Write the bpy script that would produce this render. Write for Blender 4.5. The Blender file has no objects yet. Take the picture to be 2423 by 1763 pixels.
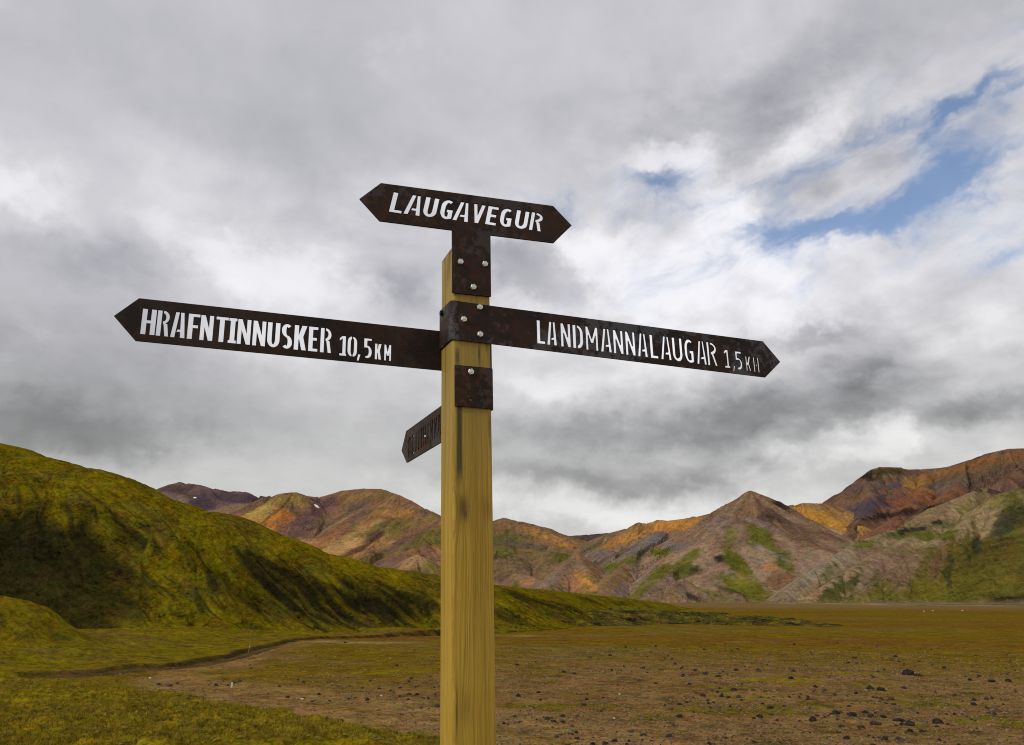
import bpy, bmesh, math, random
import numpy as np
from mathutils import Vector, Matrix
from mathutils.geometry import delaunay_2d_cdt

# ------------------------------------------------------------------ camera
SC = bpy.context.scene
COL = SC.collection
PW, PH, FPX = 2423.0, 1763.0, 1852.87          # photograph size, focal length in its pixels
PITCH = 0.2809
CAMZ = 1.6
cd = bpy.data.cameras.new('camera')
cd.sensor_width = 36.0
cd.lens = FPX / PW * 36.0
cd.clip_start = 0.05
cd.clip_end = 20000
cam = bpy.data.objects.new('camera', cd)
COL.objects.link(cam)
cam.location = (0, 0, CAMZ)
cam.rotation_euler = (math.pi / 2 + PITCH, 0, 0)
SC.camera = cam
SC.cycles.filter_width = 1.05
SC.render.resolution_x, SC.render.resolution_y = 1024, 745

# ------------------------------------------------------------------ exposure
SC.view_settings.view_transform = 'Standard'
SC.view_settings.look = 'None'
SC.view_settings.exposure = 0.0
SC.view_settings.gamma = 1.0
SC.view_settings.use_curve_mapping = False

# ------------------------------------------------------------------ sun (soft, through thin cloud, high on the left)
SUN = Vector((-0.70, -0.46, 0.55)).normalized()
sl = bpy.data.lights.new('sun', 'SUN')
sl.energy = 1.5
sl.angle = math.radians(10)
sl.color = (1.0, 0.95, 0.87)
so = bpy.data.objects.new('sun', sl)
COL.objects.link(so)
so.rotation_euler = SUN.to_track_quat('Z', 'Y').to_euler()

# ------------------------------------------------------------------ node helpers
class NT:
    """small helper to write shader maths"""
    def __init__(self, tree):
        self.t = tree
        self.n = tree.nodes
        self.l = tree.links
    def node(self, typ, **kw):
        nd = self.n.new(typ)
        for k, v in kw.items():
            setattr(nd, k, v)
        return nd
    def put(self, sock, v):
        if hasattr(v, 'is_output'):
            self.l.new(v, sock)
        elif v is not None:
            sock.default_value = v
    def m(self, op, a, b=None, c=None, clamp=False):
        nd = self.node('ShaderNodeMath', operation=op, use_clamp=clamp)
        self.put(nd.inputs[0], a)
        if b is not None: self.put(nd.inputs[1], b)
        if c is not None: self.put(nd.inputs[2], c)
        return nd.outputs[0]
    def v(self, op, a, b=None, s=None):
        nd = self.node('ShaderNodeVectorMath', operation=op)
        self.put(nd.inputs[0], a)
        if b is not None: self.put(nd.inputs[1], b)
        if s is not None: self.put(nd.inputs[3], s)
        return nd.outputs[0]
    def noise(self, vec, scale, detail=4, rough=0.55, dist=0.0, color=False, dims='3D', lac=2.0):
        nd = self.node('ShaderNodeTexNoise', noise_dimensions=dims)
        self.put(nd.inputs['Vector'], vec)
        nd.inputs['Scale'].default_value = scale
        nd.inputs['Detail'].default_value = detail
        nd.inputs['Roughness'].default_value = rough
        nd.inputs['Lacunarity'].default_value = lac
        nd.inputs['Distortion'].default_value = dist
        return nd.outputs['Color' if color else 'Fac']
    def ss(self, x, a, b):
        nd = self.node('ShaderNodeMapRange', interpolation_type='SMOOTHSTEP')
        self.put(nd.inputs[0], x)
        nd.inputs[1].default_value = a
        nd.inputs[2].default_value = b
        return nd.outputs[0]
    def lin(self, x, a, b, c, d):
        nd = self.node('ShaderNodeMapRange')
        self.put(nd.inputs[0], x)
        for i, q in enumerate((a, b, c, d)):
            nd.inputs[1 + i].default_value = q
        return nd.outputs[0]
    def mix(self, f, a, b, blend='MIX'):
        nd = self.node('ShaderNodeMix', data_type='RGBA', blend_type=blend)
        self.put(nd.inputs[0], f)
        self.put(nd.inputs[6], a if hasattr(a, 'is_output') else (*a, 1.0))
        self.put(nd.inputs[7], b if hasattr(b, 'is_output') else (*b, 1.0))
        return nd.outputs[2]
    def sep(self, v):
        nd = self.node('ShaderNodeSeparateXYZ')
        self.l.new(v, nd.inputs[0])
        return nd.outputs
    def comb(self, x, y, z):
        nd = self.node('ShaderNodeCombineXYZ')
        for i, q in enumerate((x, y, z)):
            self.put(nd.inputs[i], q)
        return nd.outputs[0]

# ------------------------------------------------------------------ photo geometry helpers (points on rays, with their real distance)
CP, SP = math.cos(PITCH), math.sin(PITCH)
def ray(px, py):
    x, y = px - PW / 2, py - PH / 2
    d = np.array([x, FPX * CP + y * SP, FPX * SP - y * CP])
    return d / d[1]
def at(px, py, Y):
    d = ray(px, py) * Y
    return np.array([d[0], d[1], d[2] + CAMZ])
PLAIN = -2.9
def G(px, py, z=PLAIN):
    d = ray(px, py)
    k = (z - CAMZ) / d[2]
    return np.array([d[0] * k, d[1] * k])
def proj(P):
    x, y, z = P[..., 0], P[..., 1], P[..., 2] - CAMZ
    zc = y * CP + z * SP
    yc = -y * SP + z * CP
    return PW / 2 + FPX * x / zc, PH / 2 - FPX * yc / zc
def azel(px, py):
    d = ray(px, py)
    return math.atan2(d[0], d[1]), math.atan2(d[2], math.hypot(d[0], d[1]))

# ------------------------------------------------------------------ world: sky behind a broken deck of cloud
W = bpy.data.worlds.new('World')
SC.world = W
W.use_nodes = True
wt = NT(W.node_tree)
W.node_tree.nodes.clear()

def cloud_group():
    g = bpy.data.node_groups.new('cloud_patch', 'ShaderNodeTree')
    for nm in ('az', 'el', 'caz', 'cel', 'isx', 'isy', 'c', 's', 'amp', 'sum'):
        g.interface.new_socket(name=nm, in_out='INPUT', socket_type='NodeSocketFloat')
    g.interface.new_socket(name='out', in_out='OUTPUT', socket_type='NodeSocketFloat')
    t = NT(g)
    i = t.node('NodeGroupInput').outputs
    o = t.node('NodeGroupOutput')
    dx = t.m('SUBTRACT', i['az'], i['caz'])
    dy = t.m('SUBTRACT', i['el'], i['cel'])
    a = t.m('MULTIPLY', t.m('ADD', t.m('MULTIPLY', dx, i['c']), t.m('MULTIPLY', dy, i['s'])), i['isx'])
    b = t.m('MULTIPLY', t.m('SUBTRACT', t.m('MULTIPLY', dy, i['c']), t.m('MULTIPLY', dx, i['s'])), i['isy'])
    r2 = t.m('ADD', t.m('MULTIPLY', a, a), t.m('MULTIPLY', b, b))
    e = t.m('POWER', 2.71828, t.m('MULTIPLY', r2, -0.5))
    t.l.new(t.m('MULTIPLY_ADD', e, i['amp'], i['sum']), o.inputs[0])
    return g
CG = cloud_group()
K = PW / 2268.0
def patches(t, az, el, lst, start):
    acc = start
    for (px, py, sx, sy, rot, amp) in lst:
        ca, ce = azel(px * K, py * K)
        x0, x1 = azel((px - sx) * K, py * K)[0], azel((px + sx) * K, py * K)[0]
        y0, y1 = azel(px * K, (py + sy) * K)[1], azel(px * K, (py - sy) * K)[1]
        nd = t.node('ShaderNodeGroup', node_tree=CG)
        t.put(nd.inputs['az'], az); t.put(nd.inputs['el'], el)
        r = math.radians(rot)
        for k, q in zip(('caz', 'cel', 'isx', 'isy', 'c', 's', 'amp'),
                        (ca, ce, 2 / (x1 - x0), 2 / (y1 - y0), math.cos(r), math.sin(r), amp)):
            nd.inputs[k].default_value = q
        t.put(nd.inputs['sum'], acc)
        acc = nd.outputs[0]
    return acc

# cloud masses: x, y, half width, half height (photo at 2268 px), turn in degrees, brightness
MASSES = [
    (500, 180, 560, 170, 0, -.075), (1500, 90, 380, 70, -8, -.02), (1950, 110, 320, 70, 10, -.06),
    (40, 420, 150, 55, -12, .22), (520, 400, 260, 55, -8, .05), (650, 330, 250, 60, -8, -.04), (520, 540, 190, 55, -18, .16), (700, 600, 120, 70, 0, .10),
    (190, 580, 200, 75, -10, -.08), (90, 780, 240, 120, 0, -.12), (120, 940, 340, 60, 4, -.15), (440, 850, 220, 60, 0, -.03),
    (900, 640, 60, 60, 20, -.12), (780, 690, 100, 60, 0, .06), (400, 1050, 160, 30, 0, .03),
    (1205, 622, 105, 50, -22, -.16), (1150, 560, 60, 40, 0, -.06),
    (1400, 655, 170, 70, -6, .16), (1600, 570, 270, 48, 8, .20), (1340, 520, 110, 40, 14, .14), (1150, 380, 300, 60, 10, .02),
    (1500, 330, 110, 30, 20, .10), (1690, 455, 65, 34, 10, .28), (1800, 320, 110, 34, 34, .20), (1590, 345, 60, 34, -20, .14),
    (1550, 270, 150, 50, 10, -.05), (1745, 390, 55, 90, -15, -.15), (1400, 460, 110, 32, 20, -.08), (1980, 350, 160, 40, 14, -.08),
    (1770, 742, 100, 22, -6, -.08), (1440, 705, 70, 18, 0, -.12), (1300, 835, 220, 28, 0, .10), (1960, 650, 260, 60, 4, .10),
    (1860, 820, 200, 45, -12, -.08), (1550, 900, 300, 50, 6, -.12),
    (1330, 960, 300, 40, 0, -.10), (1300, 1060, 300, 26, 0, -.13), (1650, 1050, 180, 25, 5, -.10), (1700, 940, 180, 50, 12, -.10),
    (1330, 1135, 320, 24, 0, .12), (1760, 1010, 120, 40, 14, .10), (1920, 950, 90, 40, 30, .18), (2200, 740, 120, 60, 0, .10),
    (1650, 600, 420, 110, 4, .07), (1900, 660, 260, 50, 8, .06), (300, 900, 420, 120, 0, -.05), (1250, 540, 110, 30, 20, .10),
    (600, 745, 220, 40, -6, .13), (1440, 770, 240, 34, -8, .12), (1040, 470, 160, 34, -8, .15), (1640, 640, 160, 60, 0, .08),
    (1840, 975, 60, 26, 0, -.12), (2120, 900, 170, 30, -6, -.13), (2200, 1000, 120, 40, 0, .06), (1600, 1150, 300, 40, 0, .04), (2150, 480, 180, 50, 20, .05),
]
HOLES = [
    (1990, 400, 400, 110, 16, .50), (2200, 250, 160, 50, 20, .40), (1500, 430, 180, 44, -4, .34), (2230, 500, 120, 60, 20, .30), (1560, 610, 170, 26, 8, .22),
    (2190, 226, 120, 18, 18, .7), (2010, 268, 55, 15, 0, .60), (1480, 395, 90, 18, -6, .75), (1228, 452, 36, 18, -20, .85),
    (1830, 512, 120, 22, 4, .70), (2010, 462, 150, 26, 14, .65), (2150, 395, 140, 30, 12, .45), (2235, 545, 70, 20, 24, .6), (1690, 500, 80, 14, 10, .6), (1960, 505, 90, 14, 12, .35),
]
tc = wt.node('ShaderNodeTexCoord').outputs['Generated']
dx, dy, dz = wt.sep(tc)[:3]
az0 = wt.m('ARCTAN2', dx, dy)
el0 = wt.m('ARCSINE', dz)
# cloud deck coordinates: a flat layer seen in perspective, crowding towards the horizon
den = wt.m('ADD', wt.m('MAXIMUM', dz, 0.0), 0.34)
deck = wt.comb(wt.m('DIVIDE', dx, den), wt.m('DIVIDE', dy, den), wt.m('MULTIPLY', dz, 0.6))
wa = wt.v('SUBTRACT', wt.noise(deck, 1.1, 5, 0.6, color=True), (0.5, 0.5, 0.5))
wb = wt.v('SUBTRACT', wt.noise(tc, 9.0, 5, 0.62, color=True), (0.5, 0.5, 0.5))
wxa, wya, _ = wt.sep(wa)[:3]
wxb, wyb, _ = wt.sep(wb)[:3]
wxc, wyc, _ = wt.sep(wt.v('SUBTRACT', wt.noise(tc, 34.0, 4, 0.6, color=True), (0.5, 0.5, 0.5)))[:3]
az = wt.m('ADD', az0, wt.m('ADD', wt.m('MULTIPLY', wxa, 0.16), wt.m('MULTIPLY_ADD', wxc, 0.045, wt.m('MULTIPLY', wxb, 0.16))))
el = wt.m('ADD', el0, wt.m('ADD', wt.m('MULTIPLY', wya, 0.06), wt.m('MULTIPLY_ADD', wyc, 0.030, wt.m('MULTIPLY', wyb, 0.09))))
deckw = wt.v('ADD', deck, wt.v('SCALE', wa, s=0.34))
n1 = wt.noise(deckw, 2.2, 7, 0.52)
n1b = wt.noise(wt.v('ADD', deckw, (-0.05, 0.03, 0.05)), 2.2, 7, 0.52)
n2 = wt.noise(wt.v('ADD', deckw, (3.7, 1.1, 0)), 5.0, 6, 0.55)
n2b = wt.noise(wt.v('ADD', deckw, (3.66, 1.12, 0.035)), 5.0, 6, 0.55)
relief = wt.m('ADD', wt.m('SUBTRACT', n1, n1b), wt.m('MULTIPLY', wt.m('SUBTRACT', n2, n2b), 0.40))
n3 = wt.noise(wt.v('MULTIPLY', tc, (1, 1, 1.7)), 14.0, 5, 0.55, dist=0.3)
# the deck is smooth to the left and breaks up to the right
busy = patches(wt, az0, el0, [(1800, 420, 520, 260, 8, 1.0), (1750, 850, 500, 160, 0, .55), (560, 560, 300, 130, 0, .45)], 0.34)
tex = wt.m('MULTIPLY', wt.m('SUBTRACT', n1, 0.5), -0.26)
tex = wt.m('MULTIPLY_ADD', wt.m('SUBTRACT', n2, 0.5), 0.20, tex)
tex = wt.m('MULTIPLY_ADD', wt.m('SUBTRACT', n3, 0.5), 0.12, tex)
tex = wt.m('MULTIPLY_ADD', relief, 0.75, tex)
acc = wt.m('MULTIPLY_ADD', tex, busy, 0.56)
lum = patches(wt, az, el, MASSES, acc)
# torn wisps drawn out along the wind, thinning to blue
ra = math.radians(17)
qa = wt.m('ADD', wt.m('MULTIPLY', az0, math.cos(ra)), wt.m('MULTIPLY', el0, math.sin(ra)))
qb = wt.m('SUBTRACT', wt.m('MULTIPLY', el0, math.cos(ra)), wt.m('MULTIPLY', az0, math.sin(ra)))
wisp = wt.noise(wt.comb(wt.m('MULTIPLY_ADD', wxb, .10, qa), wt.m('MULTIPLY', wt.m('MULTIPLY_ADD', wyb, .05, qb), 2.8), 0.3), 7.0, 8, 0.58, dist=0.5)
lum = wt.m('MULTIPLY_ADD', wt.m('SUBTRACT', lum, 0.56), 1.08, 0.60)
# lit billows and low grey scud, each with its own torn edge
n4 = wt.noise(wt.v('ADD', deckw, (7.3, 2.9, 0.4)), 3.4, 9, 0.60, dist=0.15)
n5 = wt.noise(wt.v('MULTIPLY', tc, (1, 1, 1.5)), 11.0, 8, 0.60)
edge_n = wt.m('ADD', wt.m('MULTIPLY', wt.m('SUBTRACT', n4, 0.5), 1.1), wt.m('MULTIPLY', wt.m('SUBTRACT', n5, 0.5), 1.1))
lit = patches(wt, az, el, [(1690, 460, 80, 40, 8, .75), (1830, 305, 130, 38, 34, .7), (1480, 345, 120, 34, 10, .6), (1600, 345, 60, 40, -20, .5), (1340, 525, 110, 36, 12, .55), (1440, 640, 170, 60, 0, .55), (1700, 580, 300, 40, 8, .5),
                           (480, 545, 170, 46, -16, .55), (40, 420, 130, 46, -10, .6), (690, 610, 110, 60, 0, .5), (1760, 1010, 120, 34, 12, .5), (1930, 945, 80, 40, 30, .6), (2200, 720, 120, 50, 0, .5), (1330, 1140, 320, 22, 0, .45), (1230, 840, 180, 30, 0, .45), (2120, 300, 120, 20, 18, .4)], edge_n)
scud = patches(wt, az, el, [(1215, 622, 110, 52, -18, .95), (1140, 560, 70, 40, 0, .5), (1780, 746, 110, 22, -6, .75), (1340, 960, 330, 44, 0, .5), (1290, 1062, 320, 26, 0, .6), (1680, 900, 220, 40, 8, .5), (2110, 905, 180, 34, -6, .6), (1850, 985, 60, 26, 0, .6),
                            (180, 590, 210, 60, -10, .42), (110, 930, 330, 60, 0, .75), (900, 630, 60, 60, 10, .6), (1560, 270, 160, 50, 10, .4), (1745, 400, 50, 90, -15, .6), (1980, 350, 150, 36, 14, .45), (1430, 455, 100, 26, 16, .5), (1900, 90, 330, 90, 8, .4)], wt.m('MULTIPLY', edge_n, -0.9))
lum = wt.m('MULTIPLY_ADD', wt.m('MULTIPLY', wt.ss(lit, .16, .74), wt.m('SUBTRACT', 0.95, lum)), 0.52, lum)
lum = wt.m('MULTIPLY', lum, wt.m('MULTIPLY_ADD', wt.ss(scud, .20, .85), -0.24, 1.0))
lum = wt.m('MINIMUM', wt.m('MAXIMUM', lum, 0.17), 0.93)
warm = wt.ss(el0, 0.40, 0.10)
ccool = wt.mix(wt.ss(lum, 0.24, 0.75), (0.965, 0.965, 1.085), (0.985, 0.98, 1.03))
cwarm = wt.mix(wt.ss(lum, 0.24, 0.75), (0.985, 1.0, 0.985), (1.0, 1.0, 0.985))
ccol = wt.mix(warm, ccool, cwarm)
ccol = wt.mix(1.0, ccol, lum, 'MULTIPLY')
open_ = wt.m('MINIMUM', patches(wt, az0, el0, [(1880, 420, 560, 190, 10, 1.3)], 0.0), 1.0)
hole = patches(wt, az, el, HOLES, wt.m('MULTIPLY', wt.m('MULTIPLY', wt.m('SUBTRACT', wisp, 0.5), 3.4), open_))
hole = wt.m('ADD', hole, wt.m('MULTIPLY', wt.m('SUBTRACT', n3, 0.5), 0.5))
blue = wt.m('MULTIPLY', wt.ss(hole, 0.06, 1.60), 0.88)
sky = wt.node('ShaderNodeTexSky', sky_type='NISHITA')
sky.sun_disc = False
sky.sun_elevation = math.asin(SUN.z)
sky.sun_rotation = math.atan2(SUN.x, SUN.y)
sky.altitude = 600
sky.air_density = 1.0
sky.dust_density = 0.15
sky.ozone_density = 3.0
bg1 = wt.node('ShaderNodeBackground')
wt.l.new(sky.outputs[0], bg1.inputs[0])
bg1.inputs[1].default_value = 0.14
bg2 = wt.node('ShaderNodeBackground')
wt.l.new(ccol, bg2.inputs[0])
bg2.inputs[1].default_value = 1.0
mx = wt.node('ShaderNodeMixShader')
wt.l.new(blue, mx.inputs[0])
wt.l.new(bg2.outputs[0], mx.inputs[1])
wt.l.new(bg1.outputs[0], mx.inputs[2])
wo = wt.node('ShaderNodeOutputWorld')
wt.l.new(mx.outputs[0], wo.inputs[0])
W.cycles.sampling_method = 'MANUAL'
W.cycles.sample_map_resolution = 512

# ================================================================== numpy noise
def _hash(ix, iy, seed):
    h = (ix.astype(np.int64) * 374761393 + iy.astype(np.int64) * 668265263 + seed * 974634767) & 0xffffffff
    h = ((h ^ (h >> 13)) * 1274126177) & 0xffffffff
    return (h ^ (h >> 16)) & 0xffffffff
def perlin(x, y, seed=0):
    x = np.asarray(x, float); y = np.asarray(y, float)
    x0 = np.floor(x); y0 = np.floor(y)
    fx, fy = x - x0, y - y0
    u = fx * fx * fx * (fx * (fx * 6 - 15) + 10)
    v = fy * fy * fy * (fy * (fy * 6 - 15) + 10)
    def g(ix, iy, dx, dy):
        a = _hash(ix, iy, seed) * (2 * np.pi / 4294967296.0)
        return np.cos(a) * dx + np.sin(a) * dy
    a = g(x0, y0, fx, fy); b = g(x0 + 1, y0, fx - 1, fy)
    c = g(x0, y0 + 1, fx, fy - 1); d = g(x0 + 1, y0 + 1, fx - 1, fy - 1)
    return 1.5 * ((a * (1 - u) + b * u) * (1 - v) + (c * (1 - u) + d * u) * v)
def fbm(x, y, oct=4, seed=0, gain=0.5):
    s = 0; a = 1.0; t = 0
    for k in range(oct):
        s = s + a * perlin(x * 2 ** k + 17.3 * k, y * 2 ** k - 9.1 * k, seed + k)
        t += a; a *= gain
    return s / t
def ridged(x, y, oct=3, seed=0):
    s = 0; a = 1.0; t = 0
    for k in range(oct):
        s = s + a * (1 - np.abs(perlin(x * 2 ** k + 5.3 * k, y * 2 ** k + 3.1 * k, seed + k)) * 1.6)
        t += a; a *= 0.5
    return s / t
def sst(x, a, b):
    t = np.clip((x - a) / (b - a), 0, 1)
    return t * t * (3 - 2 * t)
def lerp(c, tgt, m):
    return c * (1 - m[:, None]) + np.array(tgt)[None] * m[:, None]

# ================================================================== mesh helpers
def grid_mesh(name, V, nr, nc, closed=False, col=None, extra=None):
    i, j = np.meshgrid(np.arange(nr - 1), np.arange(nc if closed else nc - 1), indexing='ij')
    j2 = (j + 1) % nc
    q = np.stack([i * nc + j, i * nc + j2, (i + 1) * nc + j2, (i + 1) * nc + j], -1).reshape(-1, 4)
    me = bpy.data.meshes.new(name)
    fill_mesh(me, V, q)
    if col is not None:
        add_col(me, col)
    for k, a in (extra or {}).items():
        at_ = me.attributes.new(k, 'FLOAT', 'POINT')
        at_.data.foreach_set('value', a.astype(np.float32))
    o = bpy.data.objects.new(name, me)
    COL.objects.link(o)
    return o
def fill_mesh(me, V, q):
    n = q.shape[1]
    me.vertices.add(len(V))
    me.vertices.foreach_set('co', np.ascontiguousarray(V, dtype=np.float32).ravel())
    me.loops.add(q.size)
    me.loops.foreach_set('vertex_index', q.astype(np.int32).ravel())
    me.polygons.add(len(q))
    me.polygons.foreach_set('loop_start', np.arange(0, q.size, n, dtype=np.int32))
    me.polygons.foreach_set('use_smooth', np.ones(len(q), dtype=bool))
    me.update(calc_edges=True)
def add_col(me, col):
    ca = me.color_attributes.new('Col', 'FLOAT_COLOR', 'POINT')
    c4 = np.ones((len(col), 4), np.float32); c4[:, :3] = np.clip(col, 0.001, 1)
    ca.data.foreach_set('color', c4.ravel())
def tag(o, kind=None, label=None, cat=None, group=None):
    if kind: o['kind'] = kind
    if label: o['label'] = label
    if cat: o['category'] = cat
    if group: o['group'] = group
    return o

# ================================================================== materials
def base_mat(name):
    m = bpy.data.materials.new(name)
    m.use_nodes = True
    t = NT(m.node_tree)
    b = t.n['Principled BSDF']
    b.inputs['Specular IOR Level'].default_value = 0.25
    b.inputs['Roughness'].default_value = 0.9
    return m, t, b
def bump(t, b, h, dist, strength=1.0, prev=None):
    nd = t.node('ShaderNodeBump')
    nd.inputs['Distance'].default_value = dist
    nd.inputs['Strength'].default_value = strength
    t.l.new(h, nd.inputs['Height'])
    if prev is not None: t.l.new(prev, nd.inputs['Normal'])
    t.l.new(nd.outputs[0], b.inputs['Normal'])
    return nd.outputs[0]

def terrain_mat(name, scales, var=0.5, bdist=0.3, bstr=0.8, spec=0.1, streak=None, dark=0.0):
    """earth whose colour comes with the ground itself (moss, gravel, scree...), broken up by fine grain"""
    m, t, b = base_mat(name)
    pos = t.node('ShaderNodeNewGeometry').outputs['Position']
    c = t.node('ShaderNodeVertexColor', layer_name='Col').outputs[0]
    s1, s2, s3 = scales
    a = t.noise(pos, 1 / s1, 4, 0.6)
    bb = t.noise(pos, 1 / s2, 4, 0.65)
    cc = t.noise(pos, 1 / s3, 3, 0.6)
    f = t.m('ADD', t.m('MULTIPLY', t.m('SUBTRACT', a, 0.5), 1.2 * var),
            t.m('ADD', t.m('MULTIPLY', t.m('SUBTRACT', bb, 0.5), 2.0 * var), t.m('MULTIPLY', t.m('SUBTRACT', cc, 0.5), 1.6 * var)))
    f = t.m('MULTIPLY', f, 1.6)
    if streak:
        # fibres of moss and scree combed down the fall line
        fu = t.node('ShaderNodeAttribute', attribute_name='across').outputs['Fac']
        fd = t.node('ShaderNodeAttribute', attribute_name='down').outputs['Fac']
        sk = t.noise(t.comb(t.m('DIVIDE', fu, streak[0]), t.m('DIVIDE', fd, streak[1]), 0.0), 1.0, 5, .62)
        f = t.m('ADD', f, t.m('MULTIPLY', t.m('SUBTRACT', sk, .5), streak[2]))
    f = t.m('MINIMUM', t.m('MAXIMUM', t.m('ADD', 1.0, f), 0.14), 1.9)
    col = t.mix(1.0, c, f, 'MULTIPLY')
    hue = t.noise(pos, 1 / (s2 * 2.3), 3, 0.6, color=True)
    hue = t.v('ADD', t.v('SCALE', t.v('SUBTRACT', hue, (.5, .5, .5)), s=0.55 * var * 2), (1, 1, 1))
    col = t.mix(1.0, col, hue, 'MULTIPLY')
    t.l.new(col, b.inputs['Base Color'])
    b.inputs['Specular IOR Level'].default_value = 0.0
    n = bump(t, b, bb, bdist, bstr)
    bump(t, b, cc, bdist * 0.35, bstr, n)
    return m
M_PLAIN = terrain_mat('plain_earth', (2.6, 0.45, 0.14), 0.66, 0.22, 1.0)
M_HILL = terrain_mat('mossy_earth', (4.0, 0.95, 0.36), 0.74, 0.35, 1.0, streak=(.50, 2.4, 1.3))
M_MOUNT = terrain_mat('mountain_scree', (30.0, 7.0, 2.6), 0.50, 3.0, 1.0, streak=(3.2, 40.0, .9))

# ================================================================== ridge terrain
def ridge_pts(lst):
    return np.array([at(*p) for p in lst])
def ridge_field(X, Y, ridges, warp=(0, 1), seed=0, blend=1.0):
    """height of ground falling away from crest lines at its angle of repose"""
    if warp[0]:
        Xw = X + warp[0] * fbm(X / warp[1], Y / warp[1], 3, seed + 50)
        Yw = Y + warp[0] * fbm(X / warp[1], Y / warp[1], 3, seed + 60)
    else:
        Xw, Yw = X, Y
    Z = np.full(X.shape, -1e6); S = np.zeros(X.shape); D = np.zeros(X.shape); I = np.zeros(X.shape, int)
    for ri, (pts, slope, rad) in enumerate(ridges):
        P = ridge_pts(pts)
        zb = np.full(X.shape, -1e6); sb = np.zeros(X.shape); db = np.zeros(X.shape)
        cum = 0.0
        for a, b in zip(P[:-1], P[1:]):
            ab = b[:2] - a[:2]; L = np.hypot(*ab); ab = ab / L
            rx, ry = Xw - a[0], Yw - a[1]
            tt = rx * ab[0] + ry * ab[1]
            tc_ = np.clip(tt, 0, L)
            per = rx * ab[1] - ry * ab[0]
            dd = np.hypot(tt - tc_, per)
            z = a[2] + (b[2] - a[2]) * tc_ / L - slope * (np.sqrt(dd ** 2 + rad ** 2) - rad)
            th = np.arctan2(tt - tc_, np.abs(per) + 1e-6)
            s = cum + tc_ + 40 * th + np.where(per > 0, 0, 7777.0)
            w = z > zb
            zb = np.where(w, z, zb); sb = np.where(w, s, sb); db = np.where(w, dd, db)
            cum += L
        w = zb > Z
        if blend > 0:
            h = np.clip(0.5 + 0.5 * (zb - Z) / blend, 0, 1)
            Zn = Z * (1 - h) + zb * h + blend * h * (1 - h)
            Z = np.where(Z < -1e5, zb, Zn)
        else:
            Z = np.where(w, zb, Z)
        S = np.where(w, sb, S); D = np.where(w, db, D); I = np.where(w, ri, I)
    return Z, S, D, I

def polar(px0, px1, nc, r0, r1, nr, power=1.0):
    a0, a1 = azel(px0, 1416)[0], azel(px1, 1416)[0]
    A = np.linspace(a0, a1, nc)
    R = r0 + (r1 - r0) * np.linspace(0, 1, nr) ** power
    RR, AA = np.meshgrid(R, A, indexing='ij')
    return (RR * np.sin(AA)).ravel(), (RR * np.cos(AA)).ravel(), nr, nc

class Spots:
    """patches of differently coloured ground, each anchored at a place on the terrain"""
    def __init__(self, V):
        self.V = V
        self.px, self.py = proj(V)
        self.r = np.hypot(V[:, 0], V[:, 1])
    def w(self, px, py, rx, ry, rot=0, depth=3.0, noise=None, soft=0.35):
        d2 = (self.px - px) ** 2 + (self.py - py) ** 2
        c = np.where(d2 < max(25.0, d2.min() * 1.01))[0]
        i = c[np.argmin(self.r[c])]
        p = self.V[i]
        u = self.r[i] / 1900.0                          # metres per photo pixel there
        a = math.radians(rot)
        X = (self.V[:, 0] - p[0]) / u; Z = (self.V[:, 2] - p[2]) / u; Yd = (self.V[:, 1] - p[1]) / u
        xx = X * math.cos(a) + Z * math.sin(a); zz = -X * math.sin(a) + Z * math.cos(a)
        q = np.sqrt((xx / rx) ** 2 + (zz / ry) ** 2 + (Yd / (depth * max(rx, ry))) ** 2)
        if noise is not None: q = q + noise
        return 1 - sst(q, 1 - soft, 1 + soft)

def mountain(name, px0, px1, nc, r0, r1, nr, ridges, colour, mat, rill=(6.0, 28.0), warp=(0, 1), rough=2.5, seed=1, blend=6.0, floor=None, skew=None, spur=(12.0, 75.0)):
    X, Y, nr, nc = polar(px0, px1, nc, r0, r1, nr)
    Z, S, D, I = ridge_field(X, Y, ridges, warp, seed, blend)
    fall = np.clip(D / 40.0, 0, 1)
    # rills run straight down the slope from the crest
    S = S % 7777.0 + np.where(S > 7000, 1311.0, 0.0)
    for k_, q_ in (skew or {}).items():
        S = np.where(I == k_, S - q_ * D, S)
    Sw = S + 7 * fbm(X / 60, Y / 60, 3, seed + 31)
    rl = ridged(Sw / rill[1], D / (rill[1] * 7) + I * 3.3, 4, seed + 5)
    sp_ = ridged(Sw / spur[1], D / (spur[1] * 5) + I * 1.7, 2, seed + 8)
    Z = Z - 1.7 * rill[0] * fall * rl - spur[0] * np.clip(D / 70.0, 0, 1) * (1 - sp_)
    Z = Z + rough * fbm(X / 45, Y / 45, 5, seed + 9) * np.clip(D / 25.0, 0.15, 1)
    if floor is not None:
        k = 5.0
        h = np.clip(0.5 + 0.5 * (Z - floor) / k, 0, 1)
        Z = floor * (1 - h) + Z * h + k * h * (1 - h)
        Z = np.where(Z < floor + 0.02, floor - 2, Z)
    V = np.stack([X, Y, Z], 1)
    C = colour(V, S, D, I, rl, Spots(V)) * np.array([1.34, 1.22, 1.06])
    toe = sst(Z + 3 * fbm(X / 25, Y / 25, 3, 147), PLAIN + 4.5, PLAIN + .2) * (floor is not None)
    C = lerp(C, (.190, .140, .050), toe * .75)
    o = grid_mesh(name, V, nr, nc, col=C, extra={'across': Sw, 'down': D})
    o.data.materials.append(mat)
    tag(o, 'structure')
    return o, V

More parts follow.
